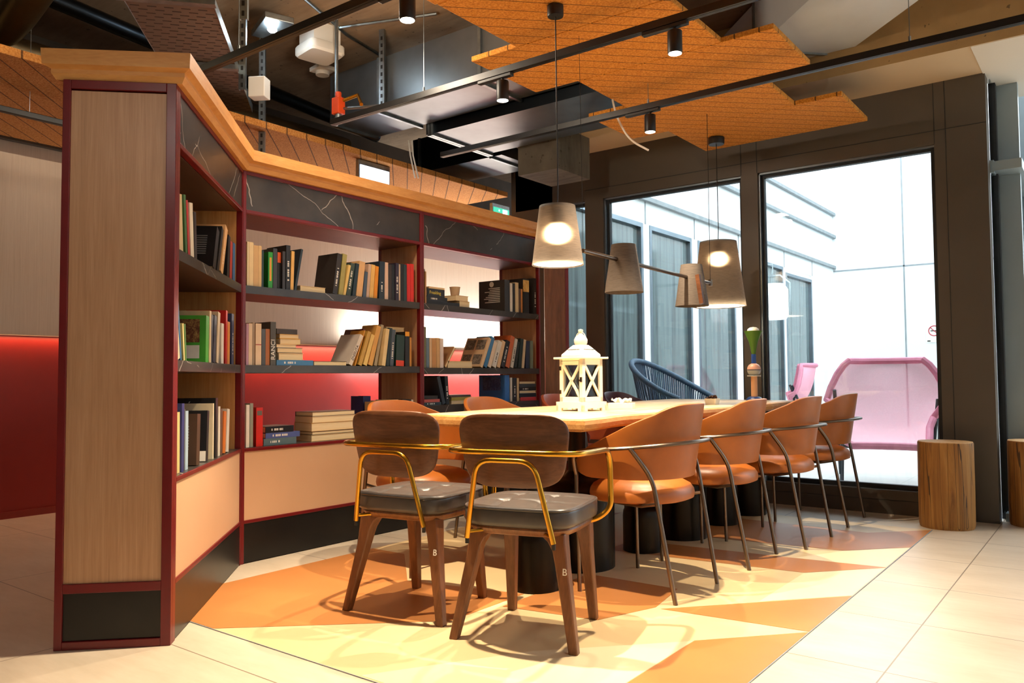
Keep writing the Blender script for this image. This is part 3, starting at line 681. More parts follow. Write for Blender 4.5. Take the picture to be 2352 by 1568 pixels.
# ---------------------------------------------------------------- dark wooden armchairs with brass tubes
def arm_chair(label,loc,rz):
    e=empty('wooden_armchair',loc,rz,label,'chair','dark wooden armchairs at the near end of the table')
    def leg(bx,by,tx,ty):
        mb=MB();secs=[]
        for z,w,k_ in ((0,.016,0),(.28,.0225,.76),(.325,.025,.87),(.355,.032,.94),(.384,.05,1.0)):
            x=bx+(tx-bx)*k_;y=by+(ty-by)*k_
            if z>.3: x-=math.copysign((w-.025)*.9,tx);
            secs.append([(x-w,y-min(w,.026),z),(x+w,y-min(w,.026),z),(x+w,y+min(w,.026),z),(x-w,y+min(w,.026),z)])
        vs=[p for s_ in secs for p in s_];fs=[(3,2,1,0),tuple(len(vs)-4+k_ for k_ in range(4))]
        for i in range(len(secs)-1):
            for k_ in range(4): fs.append((i*4+k_,i*4+(k_+1)%4,i*4+4+(k_+1)%4,i*4+4+k_))
        mb.add(vs,fs);return mb.build('leg',M['walnut_leg'],e,smooth=True,bevel=.005,angle=30)
    lg=[leg(-.222,-.2,-.15,-.135),leg(.222,-.2,.15,-.135),leg(-.167,.197,-.15,.15),leg(.167,.197,.15,.15)]
    MB().slathe([(.0,.372),(.9,.372),(.96,.378),(1,.394),(.98,.402),(0,.402)],.2,.2,4,48).build('seat_frame',M['walnut_leg'],e,smooth=True)
    tf=[(-.07,-.07),(.07,-.07),(-.07,.075),(.07,.075)]
    def disp(p):
        if p.z<.456: return p
        d=0
        for x,y in tf:
            r2=(p.x-x)**2+(p.y-y)**2;d+=.013*math.exp(-r2/.0006)
        cre=0
        for c in (-.07,.07): cre+=.0045*math.exp(-((p.x-c)/.007)**2)*(1 if abs(p.y)<.19 else 0)
        for c in (-.07,.075): cre+=.0045*math.exp(-((p.y-c)/.007)**2)*(1 if abs(p.x)<.19 else 0)
        return Vector((p.x,p.y,p.z-d-cre))
    prof=[(.0,.401),(.93,.401),(.985,.407),(1,.419),(1.0,.453),(.99,.462),(.975,.464),(.965,.468)]+[(s_,.468+.014*(1-s_*s_)) for s_ in [.94-.03*i for i in range(31)]]+[(0,.482)]
    cu=MB().slathe(prof,.212,.212,4.5,120,disp=disp).build('seat_cushion',M['blackleather'],e,smooth=True,angle=70)
    MB().tube([(.2125*math.copysign(abs(math.cos(q_))**(2/4.5),math.cos(q_))*.988,.2125*math.copysign(abs(math.sin(q_))**(2/4.5),math.sin(q_))*.988,.4635) for q_ in [2*math.pi*(i+.5)/72 for i in range(72)]],.0032,6,closed=True).build('piping',M['blackleather'],cu,smooth=True)
    # bent plywood back
    def bend(p): 
        x,z,t=p.x,p.y,p.z
        wide=1+.10*(z/.125)
        return Vector((x*wide,-.215-.10*(z)+t+.95*x*x*1.0,.665+z))
    MB().slathe([(0,-.006),(.3,-.006),(.55,-.006),(.8,-.006),(.97,-.006),(1,-.003),(1,.003),(.97,.006),(.8,.006),(.55,.006),(.3,.006),(0,.006)],.198,.128,4.2,72,disp=bend).build('backrest',M['walnut'],e,smooth=True,angle=60)
    pts=[(0,-.245,.662),(.17,-.243,.662),(.242,-.20,.660),(.255,-.10,.657),(.258,.125,.650),(.256,.145,.43),(.2,.12,.385),(.12,.1,.384)]
    half=fillet(pts,.07,6)
    full=[(-p[0],p[1],p[2]) for p in reversed(half)]+list(half)[1:]
    MB().tube(full,.0105,12).build('arm_tube',M['brass'],e,smooth=True)
    MB().tube(fillet([(-.16,-.222,.362),(-.105,-.258,.636),(.105,-.258,.636),(.16,-.222,.362)],.055,6),.0095,12).build('back_support_tube',M['brass'],e,smooth=True)
    MB().tube([(-.156,-.222,.382),(-.09,-.16,.386)],.006,8).tube([(.156,-.222,.382),(.09,-.16,.386)],.006,8).build('tube_bracket',M['brass'],e,smooth=True)
    for x in (-.16,.16): MB().cyl(x,-.221,.007,.342,.363,10).build('tube_foot',M['black'],e)
    t_=text_mb('B',.032,.001);xf(t_,Matrix.Translation((.186,-.187,.262))@Matrix.Rotation(R(82),4,'X'));t_.build('maker_mark',M['wht'],lg[1])
    return e
arm_chair('dark wooden armchair with brass tube arms, right-hand one of the pair nearest the camera',(-1.734,2.395,0),R(14.5))
a0=bpy.data.objects['wooden_armchair'];a1=copy_tree(a0);a1.location=(-2.282,2.385,0);a1.rotation_euler=(0,0,R(9))
a1['label']='dark wooden armchair with brass tube arms, left-hand one, partly overlapped by the other armchair'
# ---------------------------------------------------------------- things on the table
ZT=.7452
e=empty('candle_lantern',(-2.20,3.47,ZT),R(-9),label='white wooden candle lantern with crossed bars and domed roof on the table',cat='lantern')
h=.078
MB().slathe([(1.22,.0),(1.22,.0)],1,1) 
b_=MB()
for sx in (-1,1):
    for sy in (-1,1): b_.box(sx*h-.011*(1+sx),sx*h+.011*(1-sx),sy*h-.011*(1+sy),sy*h+.011*(1-sy),.045,.262)
for z0,z1 in ((.045,.07),(.232,.262)):
    b_.box(-h,h,-h,-h+.02,z0,z1).box(-h,h,h-.02,h,z0,z1).box(-h,-h+.02,-h,h,z0,z1).box(h-.02,h,-h,h,z0,z1)
b_.build('body_frame',M['lantern'],e,bevel=.0015)
def cross(Mx,nm):
    q=MB()
    for s_ in (-1,1):
        w=.0065;L_=Vector((.114*s_,0,.162)).normalized();nn=Vector((-L_.z,0,L_.x))
        a_=Vector((-.056*s_,-h+.005,.07));b2=Vector((.056*s_,-h+.005,.232))
        vs=[a_-nn*w,a_+nn*w,b2+nn*w,b2-nn*w];vv=[v_+Vector((0,-.004,0)) for v_ in vs]+[v_+Vector((0,.004,0)) for v_ in vs]
        q.add([Mx@v_ for v_ in vv],[(0,1,2,3),(7,6,5,4),(0,4,5,1),(1,5,6,2),(2,6,7,3),(3,7,4,0)])
    return q.build(nm,M['lantern'],e)
for i in range(4): cross(Matrix.Rotation(R(90*i),4,'Z'),'crossed_bars')
g_=MB()
for i in range(4): g_.box(-h+.02,h-.02,-h+.012,-h+.014,.07,.232,M=Matrix.Rotation(R(90*i),4,'Z'))
g_.build('pane',M['glass'],e)
b_=MB().box(-h-.013,h+.013,-h-.013,h+.013,.03,.045)
for i in range(4):
    Mx=Matrix.Rotation(R(90*i),4,'Z')
    b_.box(-h-.013,-h+.022,-h-.013,-h,0,.03,M=Mx).box(h-.022,h+.013,-h-.013,-h,0,.03,M=Mx).box(-h+.022,h-.022,-h-.013,-h,.014,.03,M=Mx).box(-.014,.014,-h-.013,-h,.007,.014,M=Mx)
b_.build('base',M['lantern'],e)
MB().box(-h-.022,h+.022,-h-.022,h+.022,.262,.272).build('eaves',M['lantern'],e,bevel=.002)
MB().slathe([(1.0,.272),(1.03,.278),(1.0,.287),(.86,.297),(.70,.311),(.54,.324),(.44,.331),(.40,.334)],h*1.02,h*1.02,5,48).build('dome_roof',M['lantern'],e,smooth=True)
d_=MB()
for i in range(4):
    for k_ in range(9): d_.box(-.044+k_*.010,-.038+k_*.010,-.0605,-.0575,.3085,.312,M=Matrix.Rotation(R(90*i),4,'Z'))
d_.build('punched_slots',M['gasket'],e)
MB().slathe([(.029,.334),(.034,.345),(.0345,.362),(.027,.376),(.015,.386),(.009,.393),(.009,.400),(.0125,.403),(.0125,.413),(0,.416)],seg=24).build('finial',M['lantern'],e,smooth=True)
MB().tube([(.034*math.cos(a_*math.pi/12),0,.365+.036*math.sin(a_*math.pi/12)) for a_ in range(-1,14)],.0018,6,).build('hanging_ring',M['lantern'],e,smooth=True)
for z in (.085,.205): MB().box(-h-.002,-h+.012,-h-.003,-h,z,z+.02).build('hinge',M['bronze'],e)
MB().box(h-.014,h-.002,-h-.005,-h,.145,.17).box(h-.018,h-.01,-h-.012,-h-.004,.15,.158).build('latch',M['bronze'],e)
MB().box(h-.024,h-.0225,-h-.0006,-h+.002,.05,.255).box(-h+.012,h-.022,-h-.0006,-h+.002,.252,.2535).build('door_gap',M['gasket'],e)
MB().cyl(0,0,.03,.046,.11,24).build('pillar_candle',M['white'],e,smooth=True)
e=empty('napkin_tray',(-2.13,3.76,ZT),R(20),label='low white wooden tray holding crumpled paper napkins, right of the lantern on the table',cat='tray')
MB().box(-.065,.065,-.05,.05,0,.006).box(-.065,.065,-.05,-.044,.006,.03).box(-.065,.065,.044,.05,.006,.03).box(-.065,-.059,-.044,.044,.006,.03).box(.059,.065,-.044,.044,.006,.03).build('tray_box',M['lantern'],e,bevel=.0015)
q=MB();rr_=random.Random(5);NN=9
vs=[((i/(NN-1)-.5)*.1,(j/(NN-1)-.5)*.075,.03+.018*rr_.random()+(.012 if (i+j)%3==0 else 0)) for i in range(NN) for j in range(NN)]
q.add(vs,[(i*NN+j,(i+1)*NN+j,(i+1)*NN+j+1,i*NN+j+1) for i in range(NN-1) for j in range(NN-1)]);q.build('paper_napkin',M['white'],e)
e=empty('plant_pot',(-1.95,4.53,ZT),label='small square cream pot filled with dark brown pods near the far end of the table',cat='pot')
MB().slathe([(.85,0),(1,.032),(1,.036),(.92,.036),(.9,.03),(0,.03)],.038,.038,6,32).build('pot',M['lantern'],e,smooth=True)
q=MB()
for i in range(14):
    a_=i*2.4;r_=.006+.024*(i/14)
    q.slathe([(0,-.008),(.7,-.005),(1,0),(.7,.006),(0,.009)],.009,.006,2,10,Matrix.Translation((r_*math.cos(a_),r_*math.sin(a_),.037+.006*(i%3)))@Matrix.Rotation(a_,4,'Z'))
q.build('brown_pods',M['walnut'],e,smooth=True)
e=empty('totem_candle_holder',(-1.99,5.33,ZT),label='tall totem candle holder with green cone and blue foot on the far table end',cat='candle holder')
def lt(nm,prof,c,seg=36): return MB().slathe(prof,seg=seg).build(nm,plain('totem_'+nm,c,.35,0,.04),e,smooth=True)
lt('foot',[(.055,0),(.058,.006),(.05,.014),(.045,.022),(.03,.028),(0,.028)],'2b4c92')
lt('column',[(.021,.028),(.021,.165),(0,.165)],'f0b888')
lt('disc',[(.044,.165),(.046,.168),(.044,.171),(0,.171)],'d8d4cc')
lt('lower_ball',[(.012,.171),(.03,.176),(.041,.188),(.045,.204),(.045,.207),(0,.207)],'b9bdb8')
lt('ball_ring',[(.0455,.207),(.0455,.212),(0,.212)],'2a3654')
lt('upper_ball',[(.045,.212),(.043,.226),(.034,.242),(.02,.251),(.014,.253),(0,.253)],'eeb49c')
lt('neck',[(.016,.253),(.016,.31),(.014,.316),(0,.316)],'1f4a98')
lt('cone_cup',[(.013,.316),(.03,.40),(.06,.47),(.062,.474),(.055,.474),(.0,.44)],'4f7a22')
lt('candle',[(.03,.46),(.04,.474),(.036,.488),(.022,.498),(0,.502)],'f4ead8')
# ---------------------------------------------------------------- log stools
def log_stool(x,y,r_,h_,label,sd):
    e=empty('log_stool',(x,y,0),label=label,cat='stool',group='log stools');q=random.Random(sd);ph=[q.random()*6 for _ in range(4)]
    def disp(p):
        t_=math.atan2(p.y,p.x);k_=1+.018*math.sin(2*t_+ph[0])+.012*math.sin(5*t_+ph[1]+p.z*2)+.006*math.sin(11*t_+ph[2])+.05*(.25-abs(p.z-.25))*.5
        cr=-.03*math.exp(-((t_-crk)/.03)**2)
        return Vector((p.x*(k_+cr),p.y*(k_+cr),p.z))
    crk=-1.35
    o=MB().slathe([(.97,.0)]+[(1,.02+h_*.94*i/10) for i in range(11)]+[(.985,h_-.004)],r_,r_,2,128,disp=disp).build('log',M['log'],e,smooth=True)
    MB().slathe([(0,h_-.0035),(.98,h_-.0035),(.97,h_),(0,h_)],r_,r_,2,128,disp=disp).build('cut_top',M['logtop'],o)
    MB().slathe([(.93,-.0),(.93,.004),(0,.004)],r_*.9,r_*.9,2,40).build('foot_pad',M['black'],o)
log_stool(-.862,5.44,.148,.512,'split log stool standing in front of the bronze corner post',1)
log_stool(-.43,5.80,.15,.51,'split log stool cut off by the right edge of the picture',2)
# ---------------------------------------------------------------- terrace furniture
e=empty('rope_armchair',(-3.22,6.75,0),R(0),label='slate blue rope-weave armchair outside behind the left window pane',cat='chair')
rim=[];low=[]
for i in range(41):
    t_=R(65+230*i/40);rx=.42;x_=rx*math.cos(t_);y_=.40*math.sin(t_)
    f_=(1-math.cos(t_))/2;rim.append((x_-.02*f_,y_,.64+.42*f_**1.4));low.append((x_*.72,y_*.72,.40))
MB().tube(rim,.026,10).build('rope_rim',M['rope'],e,smooth=True)
MB().tube(low,.018,8).build('seat_hoop',M['rope'],e,smooth=True)
q=MB()
for i in range(0,41):
    q.tube([rim[i],tuple((Vector(rim[i])+Vector(low[i]))/2+Vector((0,0,-.03))),low[i]],.0075,5)
    if i<40: 
        r2=tuple((Vector(rim[i])+Vector(rim[i+1]))/2);l2=tuple((Vector(low[i])+Vector(low[i+1]))/2);q.tube([r2,l2],.006,5)
q.build('rope_strands',M['rope'],e,smooth=True)
MB().slathe([(0,.38),(.95,.385),(1,.42),(.92,.46),(0,.47)],.31,.30,2.6,40).build('seat_cushion',plain('slate_cushion','3c4c5c',.8),e,smooth=True)
for sx,sy in ((-1,-1),(-1,1),(1,-1),(1,1)): MB().tube([(sx*.22,sy*.22,.39),(sx*.27,sy*.27,0)],.013,8).build('leg',M['gasket'],e,smooth=True)
e=empty('mesh_lounge_chair',(-1.62,7.45,0),R(12),label='wide pink mesh lounge chair outside behind the right window pane',cat='chair')
prof2=[ # rows from back top to seat lip: (y,z,half width)
 (.42,1.04,.30),(.418,1.0,.345),(.405,.92,.40),(.38,.80,.455),(.34,.69,.49),(.27,.56,.44),(.16,.44,.36),(.0,.37,.325),(-.2,.345,.31),(-.36,.35,.29),(-.43,.335,.25)]
NX=16;vs=[]
for (y_,z_,hw) in prof2:
    for i in range(NX+1):
        u=(i/NX)*2-1;side=abs(u)**3
        vs.append((u*hw*1.0,y_-.20*side*(1 if z_>.45 else .3)-(.0),z_+(.10*side if .35<z_<.6 else 0)-(.0)))
nr_=len(prof2)
q=MB();q.add(vs,[(j*(NX+1)+i,j*(NX+1)+i+1,(j+1)*(NX+1)+i+1,(j+1)*(NX+1)+i) for j in range(nr_-1) for i in range(NX)])
o=q.build('mesh_sling',M['pinkmesh'],e,smooth=True);sb=o.modifiers.new('sub','SUBSURF');sb.levels=1;sb.render_levels=2
bd=[vs[i] for i in range(NX+1)]+[vs[j*(NX+1)+NX] for j in range(1,nr_)]+[vs[(nr_-1)*(NX+1)+i] for i in range(NX-1,-1,-1)]+[vs[j*(NX+1)] for j in range(nr_-2,0,-1)]
MB().tube(bd,.03,8,closed=True).build('padded_rim',M['pinkrim'],e,smooth=True)
for pts in ([(-.40,.15,.70),(-.36,.05,.35),(-.36,-.22,0)],[(.40,.15,.70),(.36,.05,.35),(.36,-.22,0)],[(-.42,.1,.78),(-.40,.40,0)],[(.42,.1,.78),(.40,.40,0)]):
    MB().tube(pts,.016,8).build('leg',M['gasket'],e,smooth=True)
MB().tube([(-.38,.28,.26),(.38,.28,.26)],.01,8).tube([(-.36,-.1,.3),(.36,-.1,.3)],.01,8).build('crossbar',M['gasket'],e,smooth=True)
e=empty('mesh_lounge_chair',(-3.62,10.75,0),R(-70),label='copy of the pink mesh chair standing in for its reflection in the facade glass',cat='chair')  # added chair copy in place of the first chair's reflection
for ch in [c for c in bpy.data.objects if c.parent and c.parent.name=='mesh_lounge_chair']:
    c=ch.copy();COL.objects.link(c);c.parent=e
e=empty('lantern_shape',(-3.88,11.2,1.70),label='pale lantern shape with a handle beside the courtyard facade door',cat='lantern')  # lantern shape with a pale emissive body
MB().slathe([(0,0),(.17,.0),(.2,.06),(.2,.42),(.15,.5),(0,.5)],seg=28).build('lantern_body',emit('pale_lantern_glow',(.95,.97,1),.9),e,smooth=True)
MB().tube([(-.24,0,.05),(-.24,0,.5),(-.1,0,.62),(.1,0,.62),(.24,0,.5),(.24,0,.05)],.012,8).tube([(0,0,.62),(0,0,.78),(-.25,0,.8)],.01,8).build('lantern_handle',M['galv'],e,smooth=True)
# paper cup on the books in the right bay
tagbox('paper_cup',MB().slathe([(0,.0),(.028,0),(.036,.058),(.038,.062),(.035,.062),(.027,.006),(0,.006)],seg=28),plain('kraft_paper','c2a582',.7),(-3.585,4.07,1.468),0,'flared tan paper cup on small books, top shelf of right bay','cup',smooth=True)
BOOKS=[
('2',1,'V',0.041,0.012,0,0.226,0,0.14,0.025,'d9c49a','s', 'pale cream paperback, first upright on top shelf of middle bay', ''),
('2',1,'V',0.054,0.024,0,0.226,0,0.14,0.025,'e0c795','s', 'tall cream hardback, second upright on top shelf of middle bay', ''),
('2',1,'V',0.079,0.029,0,0.213,0,0.14,0.025,'cfa873','s', 'tan paperback, third upright on top shelf of middle bay', ''),
('2',1,'V',0.109,0.018,0,0.214,0,0.14,0.025,'d6b37c','s', 'light tan paperback, fourth upright on top shelf of middle bay', ''),
('2',1,'V',0.128,0.012,0,0.192,0,0.14,0.025,'1d3a3c','s', 'thin dark teal book, fifth upright on top shelf of middle bay', ''),
('2',1,'V',0.168,0.027,0,0.189,0,0.15,0.025,'2c9a3a','s', 'green hardback with a pale spine panel, sixth upright on top shelf of middle bay', 'green'),
('2',1,'V',0.198,0.025,0,0.212,0,0.14,0.025,'3a3a40','s', 'charcoal rounded hardback, seventh upright on top shelf of middle bay', ''),
('2',1,'V',0.236,0.02,0,0.197,0,0.13,0.04,'1a1716','s', 'black paperback with an orange band, eighth upright on top shelf of middle bay', 'band'),
('2',1,'V',0.257,0.019,0,0.203,0,0.14,0.025,'36363a','s', 'dark grey paperback, ninth upright on top shelf of middle bay', ''),
('2',1,'V',0.277,0.026,0,0.238,0,0.17,0.02,'202126','s', 'tall black book with white spine lettering, tenth upright on top shelf of middle bay', 'wt'),
('2',1,'V',0.308,0.0197,0,0.211,1.8,0.14,0.025,'e0b060','s', 'butter yellow paperback, eleventh upright on top shelf of middle bay', ''),
('2',1,'V',0.333,0.0138,0,0.232,10.9,0.15,0.025,'22303a','s', 'blue-black book leaning right beside a gap, twelfth upright on top shelf of middle bay', ''),
('2',1,'F',0.376,0.175,0,0.032,0,0.12,0.03,'d8b88a','p', 'cream paperback lying flat with its pages outward, top shelf of middle bay', ''),
('2',1,'V',0.591,0.0335,0,0.235,8.9,0.17,0.02,'2b2420','s', 'big black hardback with a textured cover, thirteenth upright on top shelf of middle bay', 'wt'),
('2',1,'V',0.639,0.0307,0,0.238,7.8,0.14,0.025,'a59a55','s', 'yellow-grey floral hardback, fourteenth upright on top shelf of middle bay', ''),
('2',1,'V',0.673,0.0174,0,0.181,12.5,0.14,0.025,'e2c070','s', 'slim straw yellow paperback, fifteenth upright on top shelf of middle bay', ''),
('2',1,'V',0.699,0.0321,0,0.193,10.3,0.13,0.03,'3d4a40','s', 'green-grey book with pale spine lettering, sixteenth upright on top shelf of middle bay', 'wt'),
('2',1,'V',0.74,0.024,0,0.194,8.5,0.14,0.025,'1f3038','s', 'dark petrol book, seventeenth upright on top shelf of middle bay', ''),
('2',1,'V',0.77,0.0433,0,0.209,7.3,0.14,0.025,'dcae78','s', 'broad peach-tan paperback, eighteenth upright on top shelf of middle bay', ''),
('2',1,'V',0.821,0.0228,0,0.152,6.2,0.14,0.025,'46566a','s', 'short slate blue book, nineteenth upright on top shelf of middle bay', ''),
('2',1,'V',0.848,0.0211,0,0.201,5.4,0.14,0.025,'c9a990','s', 'dusty pink paperback, twentieth upright on top shelf of middle bay', ''),
('2',1,'V',0.873,0.0294,0,0.2,4.8,0.14,0.025,'e4b763','s', 'golden yellow paperback, twenty-first upright on top shelf of middle bay', ''),
('2',1,'V',0.907,0.0268,0,0.194,4.2,0.14,0.025,'e09018','s', 'bright orange paperback, twenty-second upright on top shelf of middle bay', ''),
('2',1,'V',0.945,0.0423,0,0.226,1.5,0.15,0.02,'1e2c38','s', 'thick navy hardback, twenty-third upright on top shelf of middle bay', 'wt'),
('2',1,'V',0.996,0.029,0,0.226,0,0.14,0.025,'d9b8a0','s', 'pale pink paperback, twenty-fourth upright on top shelf of middle bay', ''),
('2',1,'V',1.028,0.026,0,0.217,0,0.14,0.025,'33251c','s', 'dark brown paperback, twenty-fifth upright on top shelf of middle bay', ''),
('2',1,'V',1.055,0.026,0,0.219,0,0.14,0.025,'16171b','s', 'plain black paperback, twenty-sixth upright on top shelf of middle bay', ''),
('2',1,'V',1.082,0.028,0,0.231,0,0.14,0.02,'2c2036','s', 'dark purple book, twenty-seventh upright on top shelf of middle bay', 'wt'),
('2',1,'V',1.115,0.012,0,0.227,0,0.14,0.025,'d8bfa0','s', 'very thin beige booklet, twenty-eighth upright on top shelf of middle bay', ''),
('2',1,'V',1.129,0.026,0,0.231,0,0.14,0.025,'151515','s', 'jet black book, twenty-ninth upright on top shelf of middle bay', ''),
('2',1,'V',1.157,0.026,0,0.231,0,0.14,0.025,'22383a','s', 'deep teal paperback, thirtieth upright on top shelf of middle bay', ''),
('2',1,'V',1.186,0.028,0,0.237,0,0.14,0.025,'d42a22','s', 'bright red hardback beside the teal one, thirty-first upright on top shelf of middle bay', ''),
('2',1,'V',1.216,0.029,0,0.24,0,0.14,0.025,'dd3328','s', 'bright red hardback at the end of the row, top shelf of middle bay', ''),
('2',2,'V',0.039,0.014,0,0.209,0,0.14,0.025,'b58aa0','s', 'lavender paperback with a dotted spine, first upright on second shelf of middle bay', ''),
('2',2,'V',0.054,0.021,0,0.212,0,0.14,0.025,'dcc3a2','s', 'cream paperback, second upright on second shelf of middle bay', ''),
('2',2,'V',0.076,0.014,0,0.217,0,0.14,0.025,'9c856c','s', 'taupe hardback, third upright on second shelf of middle bay', ''),
('2',2,'V',0.091,0.034,0,0.213,0,0.15,0.02,'e3c8a4','s', 'broad cream hardback with a red line, fourth upright on second shelf of middle bay', 'redline'),
('2',2,'V',0.131,0.023,0,0.187,0,0.14,0.025,'4a4d52','s', 'grey paperback, fifth upright on second shelf of middle bay', ''),
('2',2,'V',0.155,0.025,0,0.188,0,0.14,0.025,'a8622c','s', 'rust orange paperback, sixth upright on second shelf of middle bay', ''),
('2',2,'V',0.181,0.033,0,0.226,0,0.17,0.02,'4b473f','s', 'thick grey-brown hardback with white spine letters, seventh upright on second shelf of middle bay', 'RANCI'),
('2',2,'F',0.227,0.131,0.166,0.027,0,0.15,0.03,'3a2c20','s', 'dark brown hardback on top of the stack, second shelf of middle bay', ''),
('2',2,'F',0.244,0.126,0.1425,0.023,0,0.12,0.03,'d9a544','p', 'ochre paperback second in the stack, second shelf of middle bay', ''),
('2',2,'F',0.247,0.135,0.111,0.031,0,0.12,0.03,'d8a23e','p', 'thick ochre paperback third in the stack, second shelf of middle bay', ''),
('2',2,'F',0.225,0.128,0.0945,0.016,0,0.13,0.03,'e4cfb2','p', 'thin ivory paperback fourth in the stack, second shelf of middle bay', ''),
('2',2,'F',0.23,0.166,0.066,0.028,0,0.14,0.03,'1a1716','p', 'black-backed paperback fifth in the stack, second shelf of middle bay', ''),
('2',2,'F',0.239,0.161,0.0285,0.037,0,0.13,0.03,'dfbf92','p', 'thick cream paperback sixth in the stack, second shelf of middle bay', ''),
('2',2,'F',0.219,0.239,0,0.028,0,0.16,0.02,'3c78a8','s', 'blue patterned hardback at the foot of the stack, second shelf of middle bay', 'wt'),
('2',2,'F',0.47,0.234,0,0.025,0,0.14,0.03,'2c1c16','p', 'dark brown hardback lying alone with its pages outward, second shelf of middle bay', ''),
('2',2,'V',0.706,0.0245,0,0.195,26.7,0.17,0.02,'d9cdbd','s', 'pale grey hardback with black spine letters, leaning, eighth upright on second shelf of middle bay', 'ZNISLA'),
('2',2,'V',0.764,0.0159,0,0.23,21.1,0.16,0.05,'5a1a16','s', 'dark red hardback leaning behind the pale grey one, second shelf of middle bay', ''),
('2',2,'V',0.76,0.0059,0,0.22,19.9,0.12,0.025,'d8963a','s', 'leaning amber paperback, ninth upright on second shelf of middle bay', ''),
('2',2,'V',0.785,0.0244,0,0.212,20.8,0.12,0.025,'c39a45','s', 'leaning mustard paperback, eleventh upright on second shelf of middle bay', ''),
('2',2,'V',0.823,0.0274,0,0.192,19.3,0.12,0.025,'e5c06c','s', 'leaning pale yellow paperback, twelfth upright on second shelf of middle bay', ''),
('2',2,'V',0.866,0.0332,0,0.246,16.7,0.13,0.03,'dba452','s', 'leaning golden paperback, thirteenth upright on second shelf of middle bay', ''),
('2',2,'V',0.923,0.0218,0,0.253,13.2,0.16,0.04,'a89878','s', 'tall leaning taupe book, fourteenth upright on second shelf of middle bay', ''),
('2',2,'V',0.967,0.029,0,0.226,8.9,0.14,0.02,'e3c78e','s', 'leaning ivory hardback, fifteenth upright on second shelf of middle bay', ''),
('2',2,'V',1.008,0.0251,0,0.232,6.8,0.14,0.025,'1d2c2c','s', 'leaning black-green paperback, sixteenth upright on second shelf of middle bay', ''),
('2',2,'V',1.044,0.0292,0,0.223,4.8,0.14,0.03,'4d5866','s', 'leaning blue-grey patterned paperback, seventeenth upright on second shelf of middle bay', 'wt'),
('2',2,'V',1.084,0.0676,0,0.191,2.4,0.14,0.02,'16332a','s', 'dark green hardback with a red foot, eighteenth upright on second shelf of middle bay', 'redfoot'),
('2',2,'V',1.164,0.036,0,0.214,0,0.14,0.02,'1b1614','s', 'black paperback with an orange top, nineteenth upright on second shelf of middle bay', 'orangetop'),
('2',2,'V',1.208,0.016,0,0.18,0,0.14,0.025,'c98a30','s', 'thin brown-gold booklet against the side panel, twentieth upright on second shelf of middle bay', ''),
('2',2,'F',1.08,0.157,0.2,0.045,0,0.1,0.1,'dcb878','p', 'cream paperback laid across the tops of the row, second shelf of middle bay', ''),
('2',3,'V',0.039,0.019,0,0.214,0,0.15,0.02,'e2dccf','s', 'thin white book, first upright on bottom shelf of middle bay', 'wt'),
('2',3,'V',0.065,0.018,0,0.221,0,0.16,0.025,'8f9080','s', 'thin grey-green book, second upright on bottom shelf of middle bay', ''),
('2',3,'V',0.098,0.039,0,0.198,0,0.15,0.02,'c8261c','s', 'thick red hardback with a grey label, third upright on bottom shelf of middle bay', 'redlabel'),
('2',3,'F',0.15,0.205,0,0.035,0,0.15,0.03,'5a7078','s', 'grey-teal hardback at the foot of the low stack, bottom shelf of middle bay', 'wt'),
('2',3,'F',0.162,0.216,0.0355,0.028,0,0.15,0.03,'4d5d98','s', 'blue hardback in the middle of the low stack, bottom shelf of middle bay', 'wt'),
('2',3,'F',0.162,0.176,0.064,0.033,0,0.15,0.03,'14161c','s', 'black hardback on top of the low stack, bottom shelf of middle bay', 'wt'),
('2',3,'F',0.463,0.36,0,0.035,0,0.15,0.04,'c8a670','p', 'wide cream paperback at the foot of the tall stack, bottom shelf of middle bay', ''),
('2',3,'F',0.469,0.321,0.0355,0.018,0,0.15,0.04,'20222a','p', 'dark-covered book second from the foot of the tall stack, bottom shelf of middle bay', ''),
('2',3,'F',0.464,0.323,0.054,0.047,0,0.15,0.04,'c89a58','p', 'thick tan paperback in the middle of the tall stack, bottom shelf of middle bay', ''),
('2',3,'F',0.469,0.327,0.1015,0.034,0,0.15,0.04,'d8bc92','p', 'cream paperback second from the top of the tall stack, bottom shelf of middle bay', ''),
('2',3,'F',0.47,0.306,0.136,0.025,0,0.15,0.04,'3a1d18','p', 'brown-covered book on top of the tall stack, bottom shelf of middle bay', ''),
('2',3,'V',0.982,0.062,0,0.234,0,0.11,0.2,'27306e','s', 'navy blue box-shaped hardback standing behind the tall stack, bottom shelf of middle bay', 'wt'),
('2',3,'V',0.964,0.043,0,0.202,0,0.14,0.025,'cba878','s', 'cream paperback half hidden by a chair back, fourth upright on bottom shelf of middle bay', ''),
('2',3,'V',1.009,0.043,0,0.208,0,0.14,0.025,'d8c29a','s', 'ivory paperback half hidden by a chair back, sixth upright on bottom shelf of middle bay', ''),
('2',3,'V',1.053,0.057,0,0.212,0,0.14,0.025,'dccaa5','s', 'pale beige paperback half hidden by a chair back, bottom shelf of middle bay', ''),
('2',3,'V',1.113,0.026,0,0.205,0,0.14,0.025,'cfc6b8','s', 'white-grey paperback beside the black ones, eighth upright on bottom shelf of middle bay', ''),
('2',3,'V',1.14,0.035,0,0.213,0,0.14,0.02,'1c1a1a','s', 'black book with a white spine mark, ninth upright on bottom shelf of middle bay', 'wt'),
('2',3,'V',1.178,0.036,0,0.212,0,0.14,0.02,'221f1d','s', 'black book close to the side panel, tenth upright on bottom shelf of middle bay', 'wt'),
('2',3,'V',1.222,0.016,0,0.208,0,0.14,0.025,'d8ccb8','s', 'thin off-white book against the side panel, eleventh upright on bottom shelf of middle bay', ''),
('1',1,'V',0.063,0.019,0,0.186,0,0.16,0.025,'7c8899','s', 'thin grey-blue book, first upright on top shelf of angled left bay', ''),
